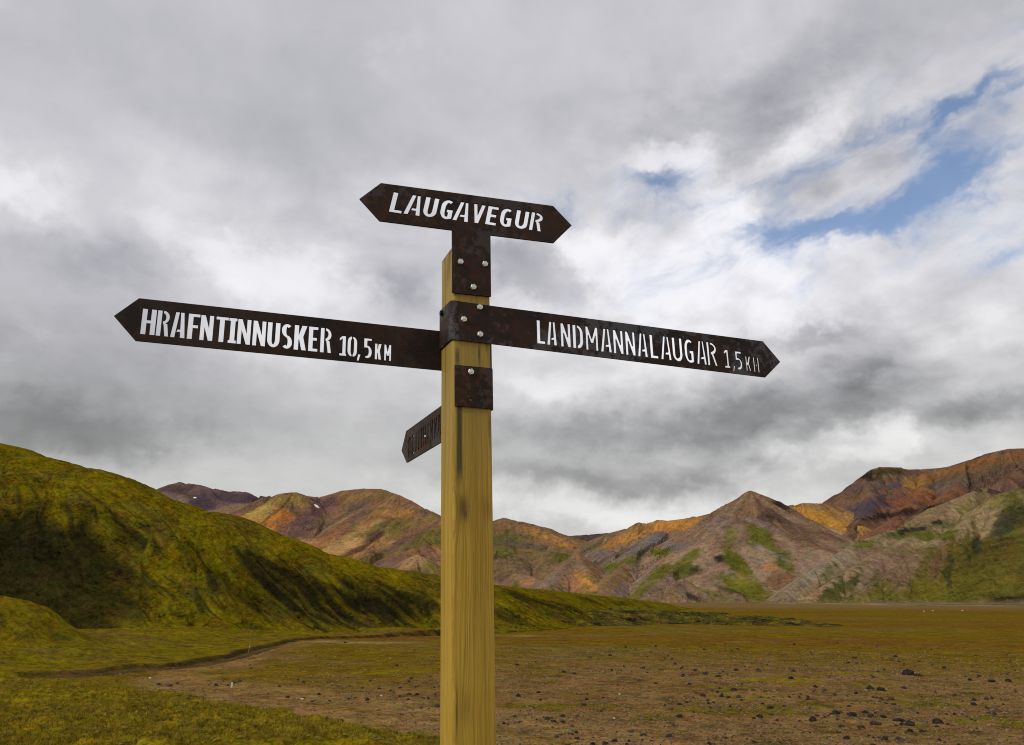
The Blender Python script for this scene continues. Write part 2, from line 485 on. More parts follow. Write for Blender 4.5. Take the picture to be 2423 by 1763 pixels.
# palette (base colours of the ground itself)
MOSS = (.158, .116, .006); MOSSD = (.062, .060, .012); OLIVE = (.120, .098, .022); DARKSOIL = (.016, .014, .009)
OCHRE = (.36, .175, .040); ORANGE = (.36, .135, .030); PURPLE = (.118, .076, .066); PURD = (.060, .044, .052)
TAN = (.33, .205, .098); BLUEG = (.135, .125, .135); ROCK = (.030, .024, .022); REDB = (.150, .078, .046); GREY = (.20, .165, .125)

# ------------------------------------------------------------------ left hill
def hill_colour(V, S, D, I, rl, sp):
    x, y = V[:, 0], V[:, 1]
    n = fbm(x / 9, y / 9, 4, 3)
    # streaks lie along the fall line of the slope, which leans away down the valley
    u = (S % 7777.0) - 0.85 * D
    st = fbm(u / 3.2, D / 22, 4, 7)
    st2 = fbm(u / 2.0, D / 9, 2, 19)
    c = np.tile(np.array(MOSS), (len(x), 1))
    c = lerp(c, (.098, .070, .016), sst(n, -.15, .30) * .8)
    px, py = sp.px, sp.py
    nz = 0.55 * fbm(u / 4.5, D / 14, 4, 23) + .3 * st2
    band = sst(D, 6, 24)
    c = lerp(c, (.050, .044, .012), sst(st + .45 * st2 + .18 * n, .08, .34) * band * .9)
    c = lerp(c, (.090, .056, .030), sst(fbm(x / 5, y / 5, 3, 41), .12, .4) * .45 * band)
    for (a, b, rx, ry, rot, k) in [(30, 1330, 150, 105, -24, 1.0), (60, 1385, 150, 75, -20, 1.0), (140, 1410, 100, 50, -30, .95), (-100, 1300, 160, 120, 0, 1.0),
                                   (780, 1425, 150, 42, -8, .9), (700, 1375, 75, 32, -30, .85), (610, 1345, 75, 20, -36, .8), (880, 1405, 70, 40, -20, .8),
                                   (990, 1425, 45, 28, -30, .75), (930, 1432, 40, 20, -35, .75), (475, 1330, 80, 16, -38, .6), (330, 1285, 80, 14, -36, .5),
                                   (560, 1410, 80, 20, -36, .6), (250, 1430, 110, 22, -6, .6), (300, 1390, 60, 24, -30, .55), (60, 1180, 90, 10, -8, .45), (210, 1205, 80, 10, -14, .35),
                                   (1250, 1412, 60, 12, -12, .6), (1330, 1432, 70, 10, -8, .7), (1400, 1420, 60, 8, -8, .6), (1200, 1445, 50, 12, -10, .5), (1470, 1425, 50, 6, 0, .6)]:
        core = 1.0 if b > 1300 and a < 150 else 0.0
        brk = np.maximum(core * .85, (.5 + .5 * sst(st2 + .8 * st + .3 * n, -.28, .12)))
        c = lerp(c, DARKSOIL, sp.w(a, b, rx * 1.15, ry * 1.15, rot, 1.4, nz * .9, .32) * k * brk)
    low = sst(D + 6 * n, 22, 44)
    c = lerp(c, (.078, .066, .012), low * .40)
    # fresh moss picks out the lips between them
    c = lerp(c, (.19, .152, .008), sst(-st2 - .5 * st, .10, .35) * .5 * sst(n, -.25, .1) * sst(c.sum(1), .10, .2))
    return c
HRIDGE = [([(-1500, 800, 170), (-900, 860, 150), (-400, 945, 138), (0, 1050, 128), (100, 1082, 125), (205, 1110, 124), (262, 1143, 123), (365, 1178, 122), (500, 1214, 122),
            (620, 1262, 122), (760, 1310, 124), (900, 1345, 128), (1040, 1364, 136), (1180, 1387, 152), (1350, 1404, 220), (1480, 1417, 290), (1550, 1425, 350), (1600, 1436, 380)], .60, 9.0)]
def left_hill():
    a0, a1 = azel(-700, 1416)[0], azel(1640, 1416)[0]
    A = np.linspace(a0, a1, 840)
    R = np.concatenate([np.linspace(62, 150, 290), np.linspace(151, 420, 110)[1:]])
    RR, AA = np.meshgrid(R, A, indexing='ij')
    X, Y = (RR * np.sin(AA)).ravel(), (RR * np.cos(AA)).ravel()
    Z, S, D, I = ridge_field(X, Y, HRIDGE, (3.0, 22.0), 4, 2.0)
    u = (S % 7777.0) - 0.85 * D
    u = u + 5.0 * fbm(X / 14, Y / 14, 3, 17)
    rl = ridged(u / 9.0, D / 30, 3, 15)
    Z = Z - 1.1 * sst(D, 4, 26) * rl
    # turf lobes and tussocks
    Z = Z + 0.55 * fbm(u / 4.5, D / 9, 4, 31) * sst(D, 2, 14) + 0.14 * fbm(X / 1.1, Y / 1.1, 3, 33) + 0.10
    # bowl cut into the near end
    for (a, b, Yd, rr, dep) in [(20, 1335, 84, 17, 4.5), (790, 1425, 104, 14, 2.6), (690, 1380, 108, 9, 1.6)]:
        p = at(a, b, Yd)
        Z = Z - dep * np.exp(-(((X - p[0]) / rr) ** 2 + ((Y - p[1]) / (rr * .8)) ** 2))
    fl = PLAIN + 0.0
    k = 1.8
    h = np.clip(0.5 + 0.5 * (Z - fl) / k, 0, 1)
    Z = fl * (1 - h) + Z * h + k * h * (1 - h)
    Z = np.where(Z < fl + 0.05, fl - 1.5, Z)
    V = np.stack([X, Y, Z], 1)
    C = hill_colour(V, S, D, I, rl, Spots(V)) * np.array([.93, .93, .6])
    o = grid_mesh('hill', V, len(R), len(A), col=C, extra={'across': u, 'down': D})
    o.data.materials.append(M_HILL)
    tag(o, 'structure')
    return o
left_hill()

# ------------------------------------------------------------------ mountains, far to near
def col_purple(V, S, D, I, rl, sp):
    x, y = V[:, 0], V[:, 1]
    n = fbm(S / 60, D / 160, 4, 71); n2 = fbm(x / 60, y / 60, 4, 72)
    c = np.tile(np.array((.105, .072, .076)), (len(x), 1))
    c = lerp(c, PURD, sst(n + .5 * n2, 0, .3) * .8)
    c = lerp(c, (.17, .12, .10), sp.w(400, 1185, 70, 22, -20, 4, .4 * n) * .8)
    c = lerp(c, (.055, .038, .060), sp.w(465, 1200, 22, 40, 35, 4, .3 * n) * .9)
    c = lerp(c, (.055, .042, .058), sp.w(560, 1175, 70, 12, -8, 4, .3 * n) * .8)
    c = lerp(c, (.20, .14, .085), sp.w(540, 1205, 60, 14, 20, 4, .5 * n) * .8)
    c = lerp(c, (.12, .085, .06), sst(sp.py, 1160, 1146) * .35)
    return c
mountain('mountain', 220, 760, 230, 2450, 3150, 110,
         [([(250, 1235, 2850), (330, 1192, 2800), (365, 1173, 2800), (395, 1151, 2800), (425, 1141, 2800), (470, 1147, 2800), (540, 1163, 2800), (580, 1164, 2800), (640, 1178, 2780), (760, 1220, 2750)], .55, 60.0),
          ([(425, 1141, 2800), (440, 1190, 2640), (450, 1260, 2450)], .5, 30.0),
          ([(560, 1163, 2800), (540, 1210, 2650), (520, 1260, 2480)], .5, 25.0)],
         col_purple, M_MOUNT, (7, 70), seed=11, rough=5)

def col_ochre(V, S, D, I, rl, sp):
    x, y = V[:, 0], V[:, 1]
    n = fbm(S / 34, D / 150, 4, 81); n2 = fbm(x / 42, y / 42, 4, 82); n3 = fbm(S / 13, D / 90, 3, 83)
    c = np.tile(np.array((.165, .095, .058)), (len(x), 1))
    c = lerp(c, PURPLE, sst(n + .4 * n2, -.02, .28) * .85)
    c = lerp(c, (.27, .150, .060), sst(-n + .4 * n2, .05, .35) * .8)
    c = lerp(c, (.105, .092, .030), sst(n2 - .3 * n, .12, .40) * .7)
    nz = .5 * n + .35 * n3
    nf = .60 * fbm(x / 8, y / 8, 3, 145)
    for (a, b, rx, ry, rot, t, k) in [(575, 1235, 80, 32, 25, OCHRE, .9), (640, 1262, 46, 32, 10, ORANGE, .85), (665, 1212, 60, 14, -30, ORANGE, .7), (620, 1205, 34, 30, 60, (.30, .24, .075), .75),
                                      (690, 1180, 50, 18, 0, (.19, .145, .040), .85), (628, 1262, 18, 20, 0, (.34, .27, .12), .8), (700, 1255, 46, 44, 50, PURPLE, .8), (735, 1215, 20, 50, -25, (.10, .058, .060), .9),
                                      (770, 1185, 34, 20, 0, (.085, .052, .062), .85), (720, 1285, 30, 16, 0, TAN, .7), (800, 1228, 60, 10, 38, (.25, .165, .075), .8), (760, 1275, 60, 8, 36, (.22, .11, .055), .7),
                                      (815, 1215, 74, 8, 40, (.080, .062, .056), .8), (860, 1170, 60, 12, 4, (.18, .120, .042), .7), (905, 1165, 16, 20, -60, (.10, .085, .03), .8), (930, 1180, 30, 16, -30, (.20, .125, .055), .6),
                                      (830, 1268, 70, 12, 38, (.29, .185, .090), .7), (875, 1255, 80, 10, 34, (.10, .090, .030), .7), (940, 1212, 40, 8, 0, (.31, .165, .055), .75), (790, 1300, 60, 18, 25, (.36, .235, .10), .8),
                                      (960, 1240, 70, 12, 18, (.115, .100, .034), .7), (1000, 1275, 60, 18, 20, (.085, .088, .022), .75), (930, 1290, 70, 10, 30, (.075, .055, .048), .6), (890, 1270, 18, 14, 50, (.070, .042, .038), .85),
                                      (845, 1330, 40, 13, 5, (.34, .205, .105), .9), (985, 1322, 60, 20, 10, (.29, .185, .100), .85), (910, 1310, 60, 8, 15, (.095, .09, .025), .7), (1030, 1340, 40, 20, 0, (.10, .105, .02), .7)]:
        c = lerp(c, t, sp.w(a, b, rx, ry, rot, 3, 1.25 * nz + nf, .34) * k)
    c = c * (1 + .30 * np.clip(n3, -1, 1))[:, None]
    return c
mountain('mountain', 430, 1170, 420, 1150, 2050, 260,
         [([(440, 1260, 1720), (500, 1237, 1720), (560, 1206, 1750), (600, 1190, 1780), (640, 1174, 1800), (670, 1167, 1800), (700, 1166, 1800), (722, 1173, 1850), (745, 1176, 1900), (770, 1173, 1930), (810, 1161, 1900), (860, 1156, 1880),
            (900, 1157, 1830), (940, 1170, 1740), (1000, 1202, 1640), (1050, 1231, 1540), (1110, 1290, 1450), (1150, 1330, 1400)], .55, 28.0),
          ([(700, 1166, 1800), (688, 1220, 1680), (660, 1290, 1540)], .52, 25.0),
          ([(640, 1174, 1800), (600, 1235, 1660), (560, 1290, 1560)], .5, 20.0),
          ([(865, 1157, 1880), (800, 1222, 1700), (715, 1298, 1540)], .52, 12.0),
          ([(905, 1160, 1800), (860, 1240, 1640), (800, 1325, 1450)], .52, 12.0),
          ([(965, 1190, 1690), (920, 1250, 1560), (868, 1315, 1420)], .5, 14.0),
          ([(1020, 1225, 1580), (1000, 1270, 1460), (960, 1320, 1340)], .48, 18.0),
          ([(800, 1345, 1290), (842, 1322, 1300), (885, 1345, 1290)], .5, 10.0), ([(930, 1345, 1240), (985, 1313, 1260), (1030, 1335, 1240), (1080, 1340, 1230)], .45, 14.0)],
         col_ochre, M_MOUNT, (6, 34), seed=21, rough=4)

def col_dark(V, S, D, I, rl, sp):
    n = fbm(V[:, 0] / 50, V[:, 1] / 50, 4, 91)
    c = np.tile(np.array((.075, .052, .050)), (len(n), 1))
    return lerp(c, (.042, .036, .042), sst(n, -.1, .3))
mountain('mountain', 1240, 1640, 130, 2350, 2750, 50,
         [([(1230, 1300, 2600), (1300, 1282, 2600), (1350, 1268, 2600), (1400, 1264, 2580), (1455, 1260, 2550), (1560, 1270, 2500), (1650, 1300, 2500)], .4, 50.0)], col_dark, M_MOUNT, (4, 60), seed=25, rough=4)

def col_rolling(V, S, D, I, rl, sp):
    x, y = V[:, 0], V[:, 1]
    n = fbm(S / 26, D / 110, 4, 101); n2 = fbm(x / 38, y / 38, 4, 102); n3 = fbm(S / 10, D / 60, 3, 103)
    c = np.tile(np.array((.145, .090, .056)), (len(x), 1))
    pal = np.array([(.160, .105, .058), (.110, .092, .040), (.150, .110, .062), (.20, .135, .088), (.25, .150, .075), (.22, .135, .070), (.175, .120, .085)])
    c = c * .4 + pal[I] * .6
    c = lerp(c, (.088, .088, .016), sst(n2 + .4 * n, .0, .30) * .75)
    c = lerp(c, PURPLE, sst(n - .3 * n2, .08, .35) * .6)
    nz = .5 * n + .35 * n3
    nf = .60 * fbm(x / 8, y / 8, 3, 145)
    for (a, b, rx, ry, rot, t, k) in [(1210, 1240, 50, 12, 0, (.150, .090, .045), .8), (1190, 1270, 50, 26, 0, (.080, .078, .024), .85), (1290, 1262, 60, 12, -22, (.30, .165, .060), .85), (1340, 1285, 60, 9, -20, (.27, .140, .050), .85),
                                      (1240, 1287, 70, 9, -12, (.085, .070, .055), .7), (1200, 1303, 60, 8, -4, (.10, .105, .022), .8), (1185, 1312, 40, 9, 0, (.040, .042, .016), .85), (1270, 1320, 70, 14, 0, (.125, .092, .045), .8),
                                      (1330, 1310, 30, 18, 0, (.078, .085, .014), .8), (1230, 1355, 46, 14, 0, (.205, .140, .078), .8), (1247, 1373, 20, 8, 0, (.28, .155, .075), .75), (1190, 1360, 24, 12, 0, (.080, .050, .038), .8),
                                      (1302, 1370, 40, 16, 30, (.165, .135, .110), .75), (1360, 1330, 30, 16, 0, (.150, .098, .076), .8), (1372, 1375, 36, 26, -10, (.30, .150, .062), .55), (1385, 1372, 30, 6, -38, (.42, .210, .055), .85), (1405, 1390, 20, 5, -38, (.36, .18, .050), .7)]:
        c = lerp(c, t, sp.w(a, b, rx, ry, rot, 3, 1.25 * nz + nf, .34) * k)
    return c * (1 + .25 * np.clip(n3, -1, 1))[:, None]
mountain('mountain', 1060, 1500, 270, 880, 1800, 230,
         [([(1060, 1275, 1750), (1110, 1252, 1720), (1160, 1231, 1700), (1192, 1227, 1700), (1225, 1233, 1680), (1280, 1246, 1620), (1340, 1270, 1540), (1385, 1292, 1470), (1430, 1315, 1400)], .42, 40.0),
          ([(1192, 1227, 1700), (1200, 1270, 1560), (1180, 1300, 1450)], .42, 30.0),
          ([(1150, 1335, 1220), (1200, 1312, 1260), (1270, 1302, 1280), (1330, 1308, 1260), (1390, 1330, 1200)], .45, 16.0),
          ([(1366, 1311, 1150), (1330, 1345, 1080), (1270, 1395, 990)], .55, 6.0), ([(1366, 1311, 1150), (1390, 1350, 1060), (1432, 1405, 950)], .55, 6.0),
          ([(1479, 1333, 1080), (1450, 1358, 1020), (1418, 1395, 950)], .55, 6.0), ([(1180, 1352, 1090), (1250, 1362, 1030), (1300, 1380, 980)], .5, 10.0)],
         col_rolling, M_MOUNT, (4, 26), seed=31, rough=3, floor=PLAIN - 0.6)

def col_cone(V, S, D, I, rl, sp):
    x, y = V[:, 0], V[:, 1]
    n = fbm(S / 22, D / 130, 4, 111); n2 = fbm(x / 36, y / 36, 4, 112); n3 = fbm(S / 8, D / 60, 3, 113)
    c = np.tile(np.array((.138, .092, .066)), (len(x), 1))
    pal = np.array([(.150, .095, .055), (.135, .088, .062), (.120, .082, .066), (.150, .115, .098), (.165, .128, .105), (.30, .165, .042), (.150, .130, .128), (.135, .118, .112), (.215, .150, .098), (.190, .125, .078), (.225, .165, .115), (.24, .135, .045), (.120, .105, .085)])
    c = c * .35 + pal[I] * .65
    c = lerp(c, (.245, .180, .125), sst(D + 25 * n2 + 20 * n, 90, 150) * .55)
    c = lerp(c, (.200, .150, .115), sst(n, 0, .3) * .5)
    c = lerp(c, (.078, .052, .042), sst(-n + .3 * n2, .08, .35) * .75)
    nz = .55 * n + .4 * n3
    nf = .60 * fbm(x / 8, y / 8, 3, 145)
    for (a, b, rx, ry, rot, t, k) in [(1565, 1243, 70, 16, 6, OCHRE, .9), (1500, 1260, 60, 16, 22, (.33, .180, .050), .9), (1620, 1238, 34, 14, 10, (.30, .160, .040), .9), (1440, 1285, 40, 10, 20, (.27, .135, .045), .9),
                                      (1900, 1212, 70, 18, -6, (.30, .165, .036), .95), (1970, 1235, 55, 16, -25, (.34, .180, .036), .95), (1490, 1250, 60, 8, 6, (.140, .085, .045), .6), (1400, 1290, 46, 8, 16, (.100, .092, .045), .8),
                                      (1560, 1272, 44, 16, 0, BLUEG, .95), (1590, 1290, 34, 18, -30, (.125, .115, .118), .85), (1510, 1300, 34, 14, 20, (.125, .112, .118), .8), (1555, 1303, 22, 20, 0, (.080, .088, .012), .95), (1420, 1305, 40, 12, 12, (.120, .105, .100), .7),
                                      (1480, 1325, 60, 10, 24, (.086, .090, .016), .9), (1430, 1340, 30, 14, 30, (.085, .100, .014), .8), (1700, 1235, 40, 46, 40, (.155, .118, .100), .8), (1730, 1265, 36, 10, 55, (.12, .125, .020), .7), (1720, 1290, 50, 14, 10, (.115, .078, .058), .6),
                                      (1640, 1310, 40, 12, 30, (.095, .096, .016), .9), (1560, 1355, 60, 11, 34, (.092, .094, .014), .95), (1510, 1395, 40, 9, 34, (.10, .10, .016), .9), (1610, 1342, 40, 18, 12, (.080, .084, .014), .85), (1640, 1345, 24, 14, 0, (.05, .058, .014), .6),
                                      (1500, 1370, 70, 9, 36, (.190, .140, .105), .8), (1706, 1316, 18, 8, 20, (.018, .015, .018), .95), (1645, 1345, 10, 5, -30, (.03, .025, .022), .9), (1695, 1340, 50, 14, -30, (.20, .145, .110), .7), (1690, 1375, 34, 26, -30, (.155, .105, .085), .6),
                                      (1745, 1330, 22, 55, 5, (.082, .086, .012), .95), (1765, 1385, 46, 34, -20, (.098, .100, .012), .95), (1800, 1262, 24, 36, -40, (.086, .090, .016), .95), (1830, 1300, 40, 22, -40, (.092, .100, .020), .85), (1850, 1330, 30, 14, -40, (.080, .095, .012), .85),
                                      (1815, 1240, 40, 10, -38, (.165, .135, .125), .8), (1800, 1295, 12, 14, -30, (.20, .165, .155), .75), (1835, 1308, 36, 6, -42, (.22, .185, .160), .8), (1775, 1320, 30, 8, -55, (.175, .135, .115), .75),
                                      (1825, 1340, 18, 20, -35, (.27, .135, .055), .8), (1835, 1370, 26, 18, -40, (.130, .072, .040), .8), (1870, 1370, 30, 20, -50, (.155, .090, .052), .8), (1860, 1230, 60, 14, -38, (.100, .062, .048), .7), (1910, 1275, 60, 26, -38, (.145, .092, .062), .7), (1960, 1265, 34, 14, -20, (.115, .072, .050), .8),
                                      (1820, 1222, 26, 10, 0, (.060, .042, .040), .8), (1850, 1190, 14, 8, -25, ROCK, .95), (1620, 1385, 60, 18, -10, (.170, .125, .088), .8), (1680, 1400, 50, 8, -30, (.105, .110, .016), .8), (1640, 1412, 18, 8, -38, (.025, .022, .022), .9), (1560, 1412, 50, 8, 20, (.135, .090, .060), .8),
                                      (1585, 1415, 22, 6, 0, (.22, .115, .05), .7), (1730, 1395, 30, 6, -30, (.03, .035, .018), .7), (1700, 1415, 60, 6, 0, (.13, .10, .06), .6)]:
        c = lerp(c, t, sp.w(a, b, rx, ry, rot, 3, 1.25 * nz + nf, .34) * k)
    return c * (1 + .28 * np.clip(n3, -1, 1))[:, None]
mountain('mountain', 1330, 2240, 560, 850, 1600, 280,
         [([(1340, 1300, 1480), (1385, 1283, 1470), (1440, 1262, 1450), (1490, 1248, 1430), (1512, 1236, 1420), (1530, 1239, 1415), (1557, 1230, 1405), (1580, 1232, 1400), (1640, 1225, 1340), (1690, 1213, 1250), (1735, 1187, 1185), (1775, 1163, 1160)], .52, 8.0),
          ([(1775, 1163, 1160), (1808, 1178, 1160), (1832, 1191, 1155), (1842, 1186, 1152), (1858, 1200, 1150), (1890, 1240, 1140), (1935, 1290, 1130), (1960, 1330, 1120)], .66, 4.0),
          ([(1775, 1163, 1160), (1782, 1200, 1110), (1800, 1240, 1060), (1840, 1300, 990), (1868, 1350, 930), (1880, 1395, 895)], .62, 5.0),
          ([(1775, 1163, 1160), (1750, 1230, 1090), (1730, 1290, 1020), (1740, 1350, 950), (1745, 1400, 895)], .60, 8.0),
          ([(1735, 1187, 1185), (1690, 1250, 1120), (1640, 1300, 1050), (1570, 1355, 975), (1500, 1415, 890)], .58, 8.0),
          ([(1855, 1198, 1420), (1900, 1190, 1430), (1945, 1191, 1430), (1985, 1203, 1400), (2012, 1222, 1350), (2030, 1242, 1290), (2040, 1275, 1230)], .45, 22.0),
          ([(1563, 1257, 1300), (1520, 1290, 1200), (1470, 1345, 1060), (1420, 1400, 950)], .5, 16.0), ([(1563, 1257, 1300), (1600, 1290, 1210), (1620, 1310, 1150)], .52, 14.0),
          ([(1614, 1370, 930), (1580, 1390, 905), (1510, 1422, 880)], .55, 5.0), ([(1614, 1370, 930), (1650, 1392, 905), (1690, 1424, 880)], .55, 5.0), ([(1680, 1355, 960), (1710, 1385, 920), (1740, 1420, 890)], .55, 5.0),
          ([(1640, 1222, 1340), (1600, 1262, 1270), (1560, 1300, 1200)], .45, 20.0), ([(1400, 1300, 1330), (1440, 1300, 1280), (1470, 1320, 1200)], .5, 12.0)],
         col_cone, M_MOUNT, (5, 24), seed=41, rough=3, blend=3.0, floor=PLAIN - 0.6)

def col_plateau(V, S, D, I, rl, sp):
    x, y = V[:, 0], V[:, 1]
    n = fbm(S / 26, D / 130, 4, 121); n2 = fbm(x / 40, y / 40, 4, 122); n3 = fbm(S / 9, D / 60, 3, 123)
    c = np.tile(np.array((.130, .076, .050)), (len(x), 1))
    c = lerp(c, (.068, .050, .048), sst(n, 0, .3) * .7)
    nz = .5 * n + .4 * n3
    nf = .60 * fbm(x / 8, y / 8, 3, 145)
    for (a, b, rx, ry, rot, t, k) in [(2095, 1112, 50, 10, 0, (.040, .040, .014), .9), (2058, 1125, 12, 16, 0, (.022, .016, .015), .95), (2070, 1150, 40, 30, 0, (.088, .066, .062), .8), (2040, 1195, 60, 34, 20, (.062, .052, .072), .9), (2010, 1180, 40, 12, 30, (.14, .085, .05), .7),
                                      (2130, 1150, 60, 16, 30, (.065, .056, .070), .85), (2110, 1185, 60, 16, 12, (.058, .046, .066), .85), (2175, 1135, 36, 18, 15, (.25, .140, .042), .9), (2160, 1160, 40, 16, 0, (.18, .095, .040), .8), (2180, 1172, 50, 20, 10, (.165, .074, .038), .85), (2150, 1195, 34, 12, 0, (.19, .080, .040), .8),
                                      (2250, 1140, 40, 14, 10, (.110, .094, .100), .85), (2300, 1100, 110, 10, 14, (.155, .086, .036), .8), (2390, 1080, 60, 14, 6, (.185, .090, .036), .8), (2330, 1110, 80, 12, 20, (.095, .070, .040), .7), (2130, 1208, 70, 9, 10, (.022, .017, .016), .9), (2040, 1250, 22, 10, 20, ROCK, .9), (2080, 1225, 20, 10, 20, ROCK, .85),
                                      (2110, 1245, 60, 20, 30, (.155, .076, .052), .9), (2070, 1275, 60, 14, 30, (.16, .085, .052), .85)]:
        c = lerp(c, t, sp.w(a, b, rx, ry, rot, 3, 1.25 * nz + nf, .34) * k)
    return c * (1 + .26 * np.clip(n3, -1, 1))[:, None]
mountain('mountain', 1840, 2750, 430, 1100, 1800, 220,
         [([(1850, 1240, 1700), (1900, 1216, 1680), (1955, 1197, 1650), (2000, 1176, 1600), (2030, 1155, 1570), (2050, 1138, 1555), (2054, 1119, 1548), (2062, 1111, 1545), (2080, 1105, 1540), (2130, 1106, 1540), (2146, 1111, 1540), (2190, 1110, 1520), (2240, 1105, 1500),
            (2290, 1090, 1470), (2330, 1074, 1450), (2385, 1062, 1400), (2440, 1060, 1380), (2550, 1040, 1340), (2750, 1000, 1300)], .60, 5.0),
          ([(2056, 1116, 1548), (2060, 1170, 1430), (2030, 1230, 1310), (1990, 1290, 1200)], .60, 8.0), ([(2190, 1110, 1520), (2180, 1165, 1400), (2130, 1215, 1290), (2060, 1260, 1220), (2010, 1300, 1150)], .60, 8.0),
          ([(2290, 1090, 1470), (2280, 1130, 1380), (2230, 1180, 1290), (2170, 1215, 1250)], .6, 6.0), ([(2440, 1060, 1380), (2420, 1100, 1320), (2380, 1130, 1280)], .6, 6.0)],
         col_plateau, M_MOUNT, (7, 26), seed=51, rough=4, blend=3.0)

def col_slope(V, S, D, I, rl, sp):
    x, y = V[:, 0], V[:, 1]
    u = S
    n = fbm(u / 20, D / 120, 4, 131); n2 = fbm(x / 34, y / 34, 4, 132); n3 = fbm(u / 7, D / 50, 3, 133)
    c = np.tile(np.array((.160, .125, .080)), (len(x), 1))
    pal = np.array([(.190, .150, .108), (.175, .128, .080), (.205, .155, .102)])
    c = c * .4 + pal[I] * .6
    nz = .55 * n + .4 * n3
    nf = .60 * fbm(x / 8, y / 8, 3, 145)
    # moss takes the face turned to the plain
    c = lerp(c, (.070, .062, .012), sp.w(2360, 1350, 330, 105, 24, 3, .8 * nz, .5) * .95)
    c = lerp(c, (.100, .090, .014), sp.w(2200, 1395, 200, 26, 8, 3, .8 * nz, .5) * .8)
    c = lerp(c, (.052, .052, .014), sst(n + .3 * n3, .12, .42) * sp.w(2380, 1330, 330, 120, 24, 3, .8 * nz, .5) * .8)
    for (a, b, rx, ry, rot, t, k) in [(2340, 1130, 80, 18, 36, (.112, .072, .050), .8), (2420, 1120, 60, 14, 30, (.150, .105, .070), .8), (2270, 1185, 60, 14, 34, (.120, .078, .054), .8), (2300, 1200, 120, 14, 38, (.225, .170, .105), .85), (2230, 1245, 60, 10, 38, (.21, .165, .100), .8), (2190, 1215, 60, 16, 34, (.175, .130, .078), .8),
                                      (2130, 1262, 50, 12, 22, (.070, .082, .020), .85), (2190, 1270, 40, 10, 10, (.088, .100, .016), .85), (2235, 1240, 24, 10, 0, (.060, .072, .020), .8), (2140, 1255, 18, 5, 20, ROCK, .9), (2170, 1247, 20, 5, 10, ROCK, .9), (2225, 1232, 24, 5, 15, ROCK, .9), (2360, 1146, 26, 7, 20, ROCK, .85), (2410, 1105, 18, 8, 60, ROCK, .8), (2300, 1128, 10, 6, 0, ROCK, .9), (2390, 1112, 20, 6, 30, ROCK, .7),
                                      (2000, 1302, 54, 18, 34, (.185, .160, .118), .9), (1935, 1355, 60, 12, 34, (.195, .165, .125), .9), (2050, 1285, 40, 8, 10, (.095, .105, .018), .8), (2155, 1280, 46, 14, 0, (.215, .165, .105), .85), (2090, 1320, 60, 18, 30, (.165, .115, .078), .8), (2080, 1302, 12, 14, 0, (.14, .082, .055), .6), (2120, 1330, 60, 20, 30, (.150, .110, .078), .7), (1960, 1350, 40, 9, 32, (.085, .078, .034), .7),
                                      (1985, 1392, 70, 16, 20, (.052, .056, .016), .9), (2050, 1365, 50, 12, 28, (.048, .052, .018), .85), (1915, 1402, 50, 7, 32, (.235, .165, .098), .9), (2060, 1350, 70, 8, 34, (.200, .155, .108), .8), (2150, 1340, 90, 12, 36, (.155, .105, .070), .75), (2220, 1330, 60, 10, 40, (.125, .075, .045), .6),
                                      (2385, 1225, 70, 9, 40, (.030, .034, .022), .85), (2423, 1200, 40, 7, 40, (.03, .034, .02), .7), (2310, 1285, 30, 6, 45, (.03, .036, .018), .9), (2240, 1350, 50, 5, 44, (.032, .036, .016), .8), (2290, 1310, 30, 5, 50, (.03, .034, .016), .7), (2400, 1418, 50, 8, 0, (.018, .020, .012), .95), (2090, 1420, 30, 5, 0, (.040, .036, .018), .8), (2390, 1170, 60, 16, 30, (.105, .108, .020), .7)]:
        c = lerp(c, t, sp.w(a, b, rx, ry, rot, 3, 1.25 * nz + nf, .34) * k)
    return c * (1 + .28 * np.clip(n3, -1, 1))[:, None]
mountain('mountain', 1800, 2800, 560, 690, 1230, 280,
         [([(2800, 960, 1120), (2600, 1030, 1110), (2423, 1098, 1100), (2372, 1134, 1080), (2290, 1168, 1040), (2204, 1203, 1005), (2131, 1248, 975), (2029, 1281, 935), (1933, 1342, 880), (1851, 1402, 830)], .62, 5.0),
          ([(2900, 1000, 985), (2700, 1060, 975), (2500, 1120, 965), (2423, 1150, 955), (2372, 1168, 945), (2234, 1266, 895), (2160, 1318, 860), (2101, 1357, 835), (2000, 1418, 800)], .60, 8.0),
          ([(2204, 1203, 1005), (2190, 1240, 960), (2155, 1268, 925), (2086, 1303, 890), (2000, 1352, 850), (1908, 1416, 805)], .60, 6.0)],
         col_slope, M_MOUNT, (2.2, 20), skew={1: 1.1, 0: .5}, spur=(4.5, 60.0), seed=61, rough=3, blend=3.0, floor=PLAIN - 0.6)

# ================================================================== the plain
def seg_dist(X, Y, pts):
    """signed distance to a polyline on the ground (positive on its left hand)"""
    best = np.full(X.shape, 1e9); sgn = np.ones(X.shape); tot = np.zeros(X.shape); cum = 0
    for a, b in zip(pts[:-1], pts[1:]):
        ab = b - a; L = np.hypot(*ab); ab = ab / L
        rx, ry = X - a[0], Y - a[1]
        t = np.clip(rx * ab[0] + ry * ab[1], 0, L)
        dx_, dy_ = rx - t * ab[0], ry - t * ab[1]
        d = np.hypot(dx_, dy_)
        w = d < best
        best = np.where(w, d, best); sgn = np.where(w, np.sign(ab[0] * ry - ab[1] * rx), sgn); tot = np.where(w, cum + t, tot)
        cum += L
    return best * sgn, tot
def in_poly(X, Y, P):
    c = np.zeros(X.shape, bool)
    for a, b in zip(P, np.roll(P, -1, 0)):
        k = (a[1] > Y) != (b[1] > Y)
        with np.errstate(divide='ignore', invalid='ignore'):
            c ^= k & (X < (b[0] - a[0]) * (Y - a[1]) / (b[1] - a[1] + 1e-12) + a[0])
    return c
def gl(lst): return np.array([G(*p) for p in lst])
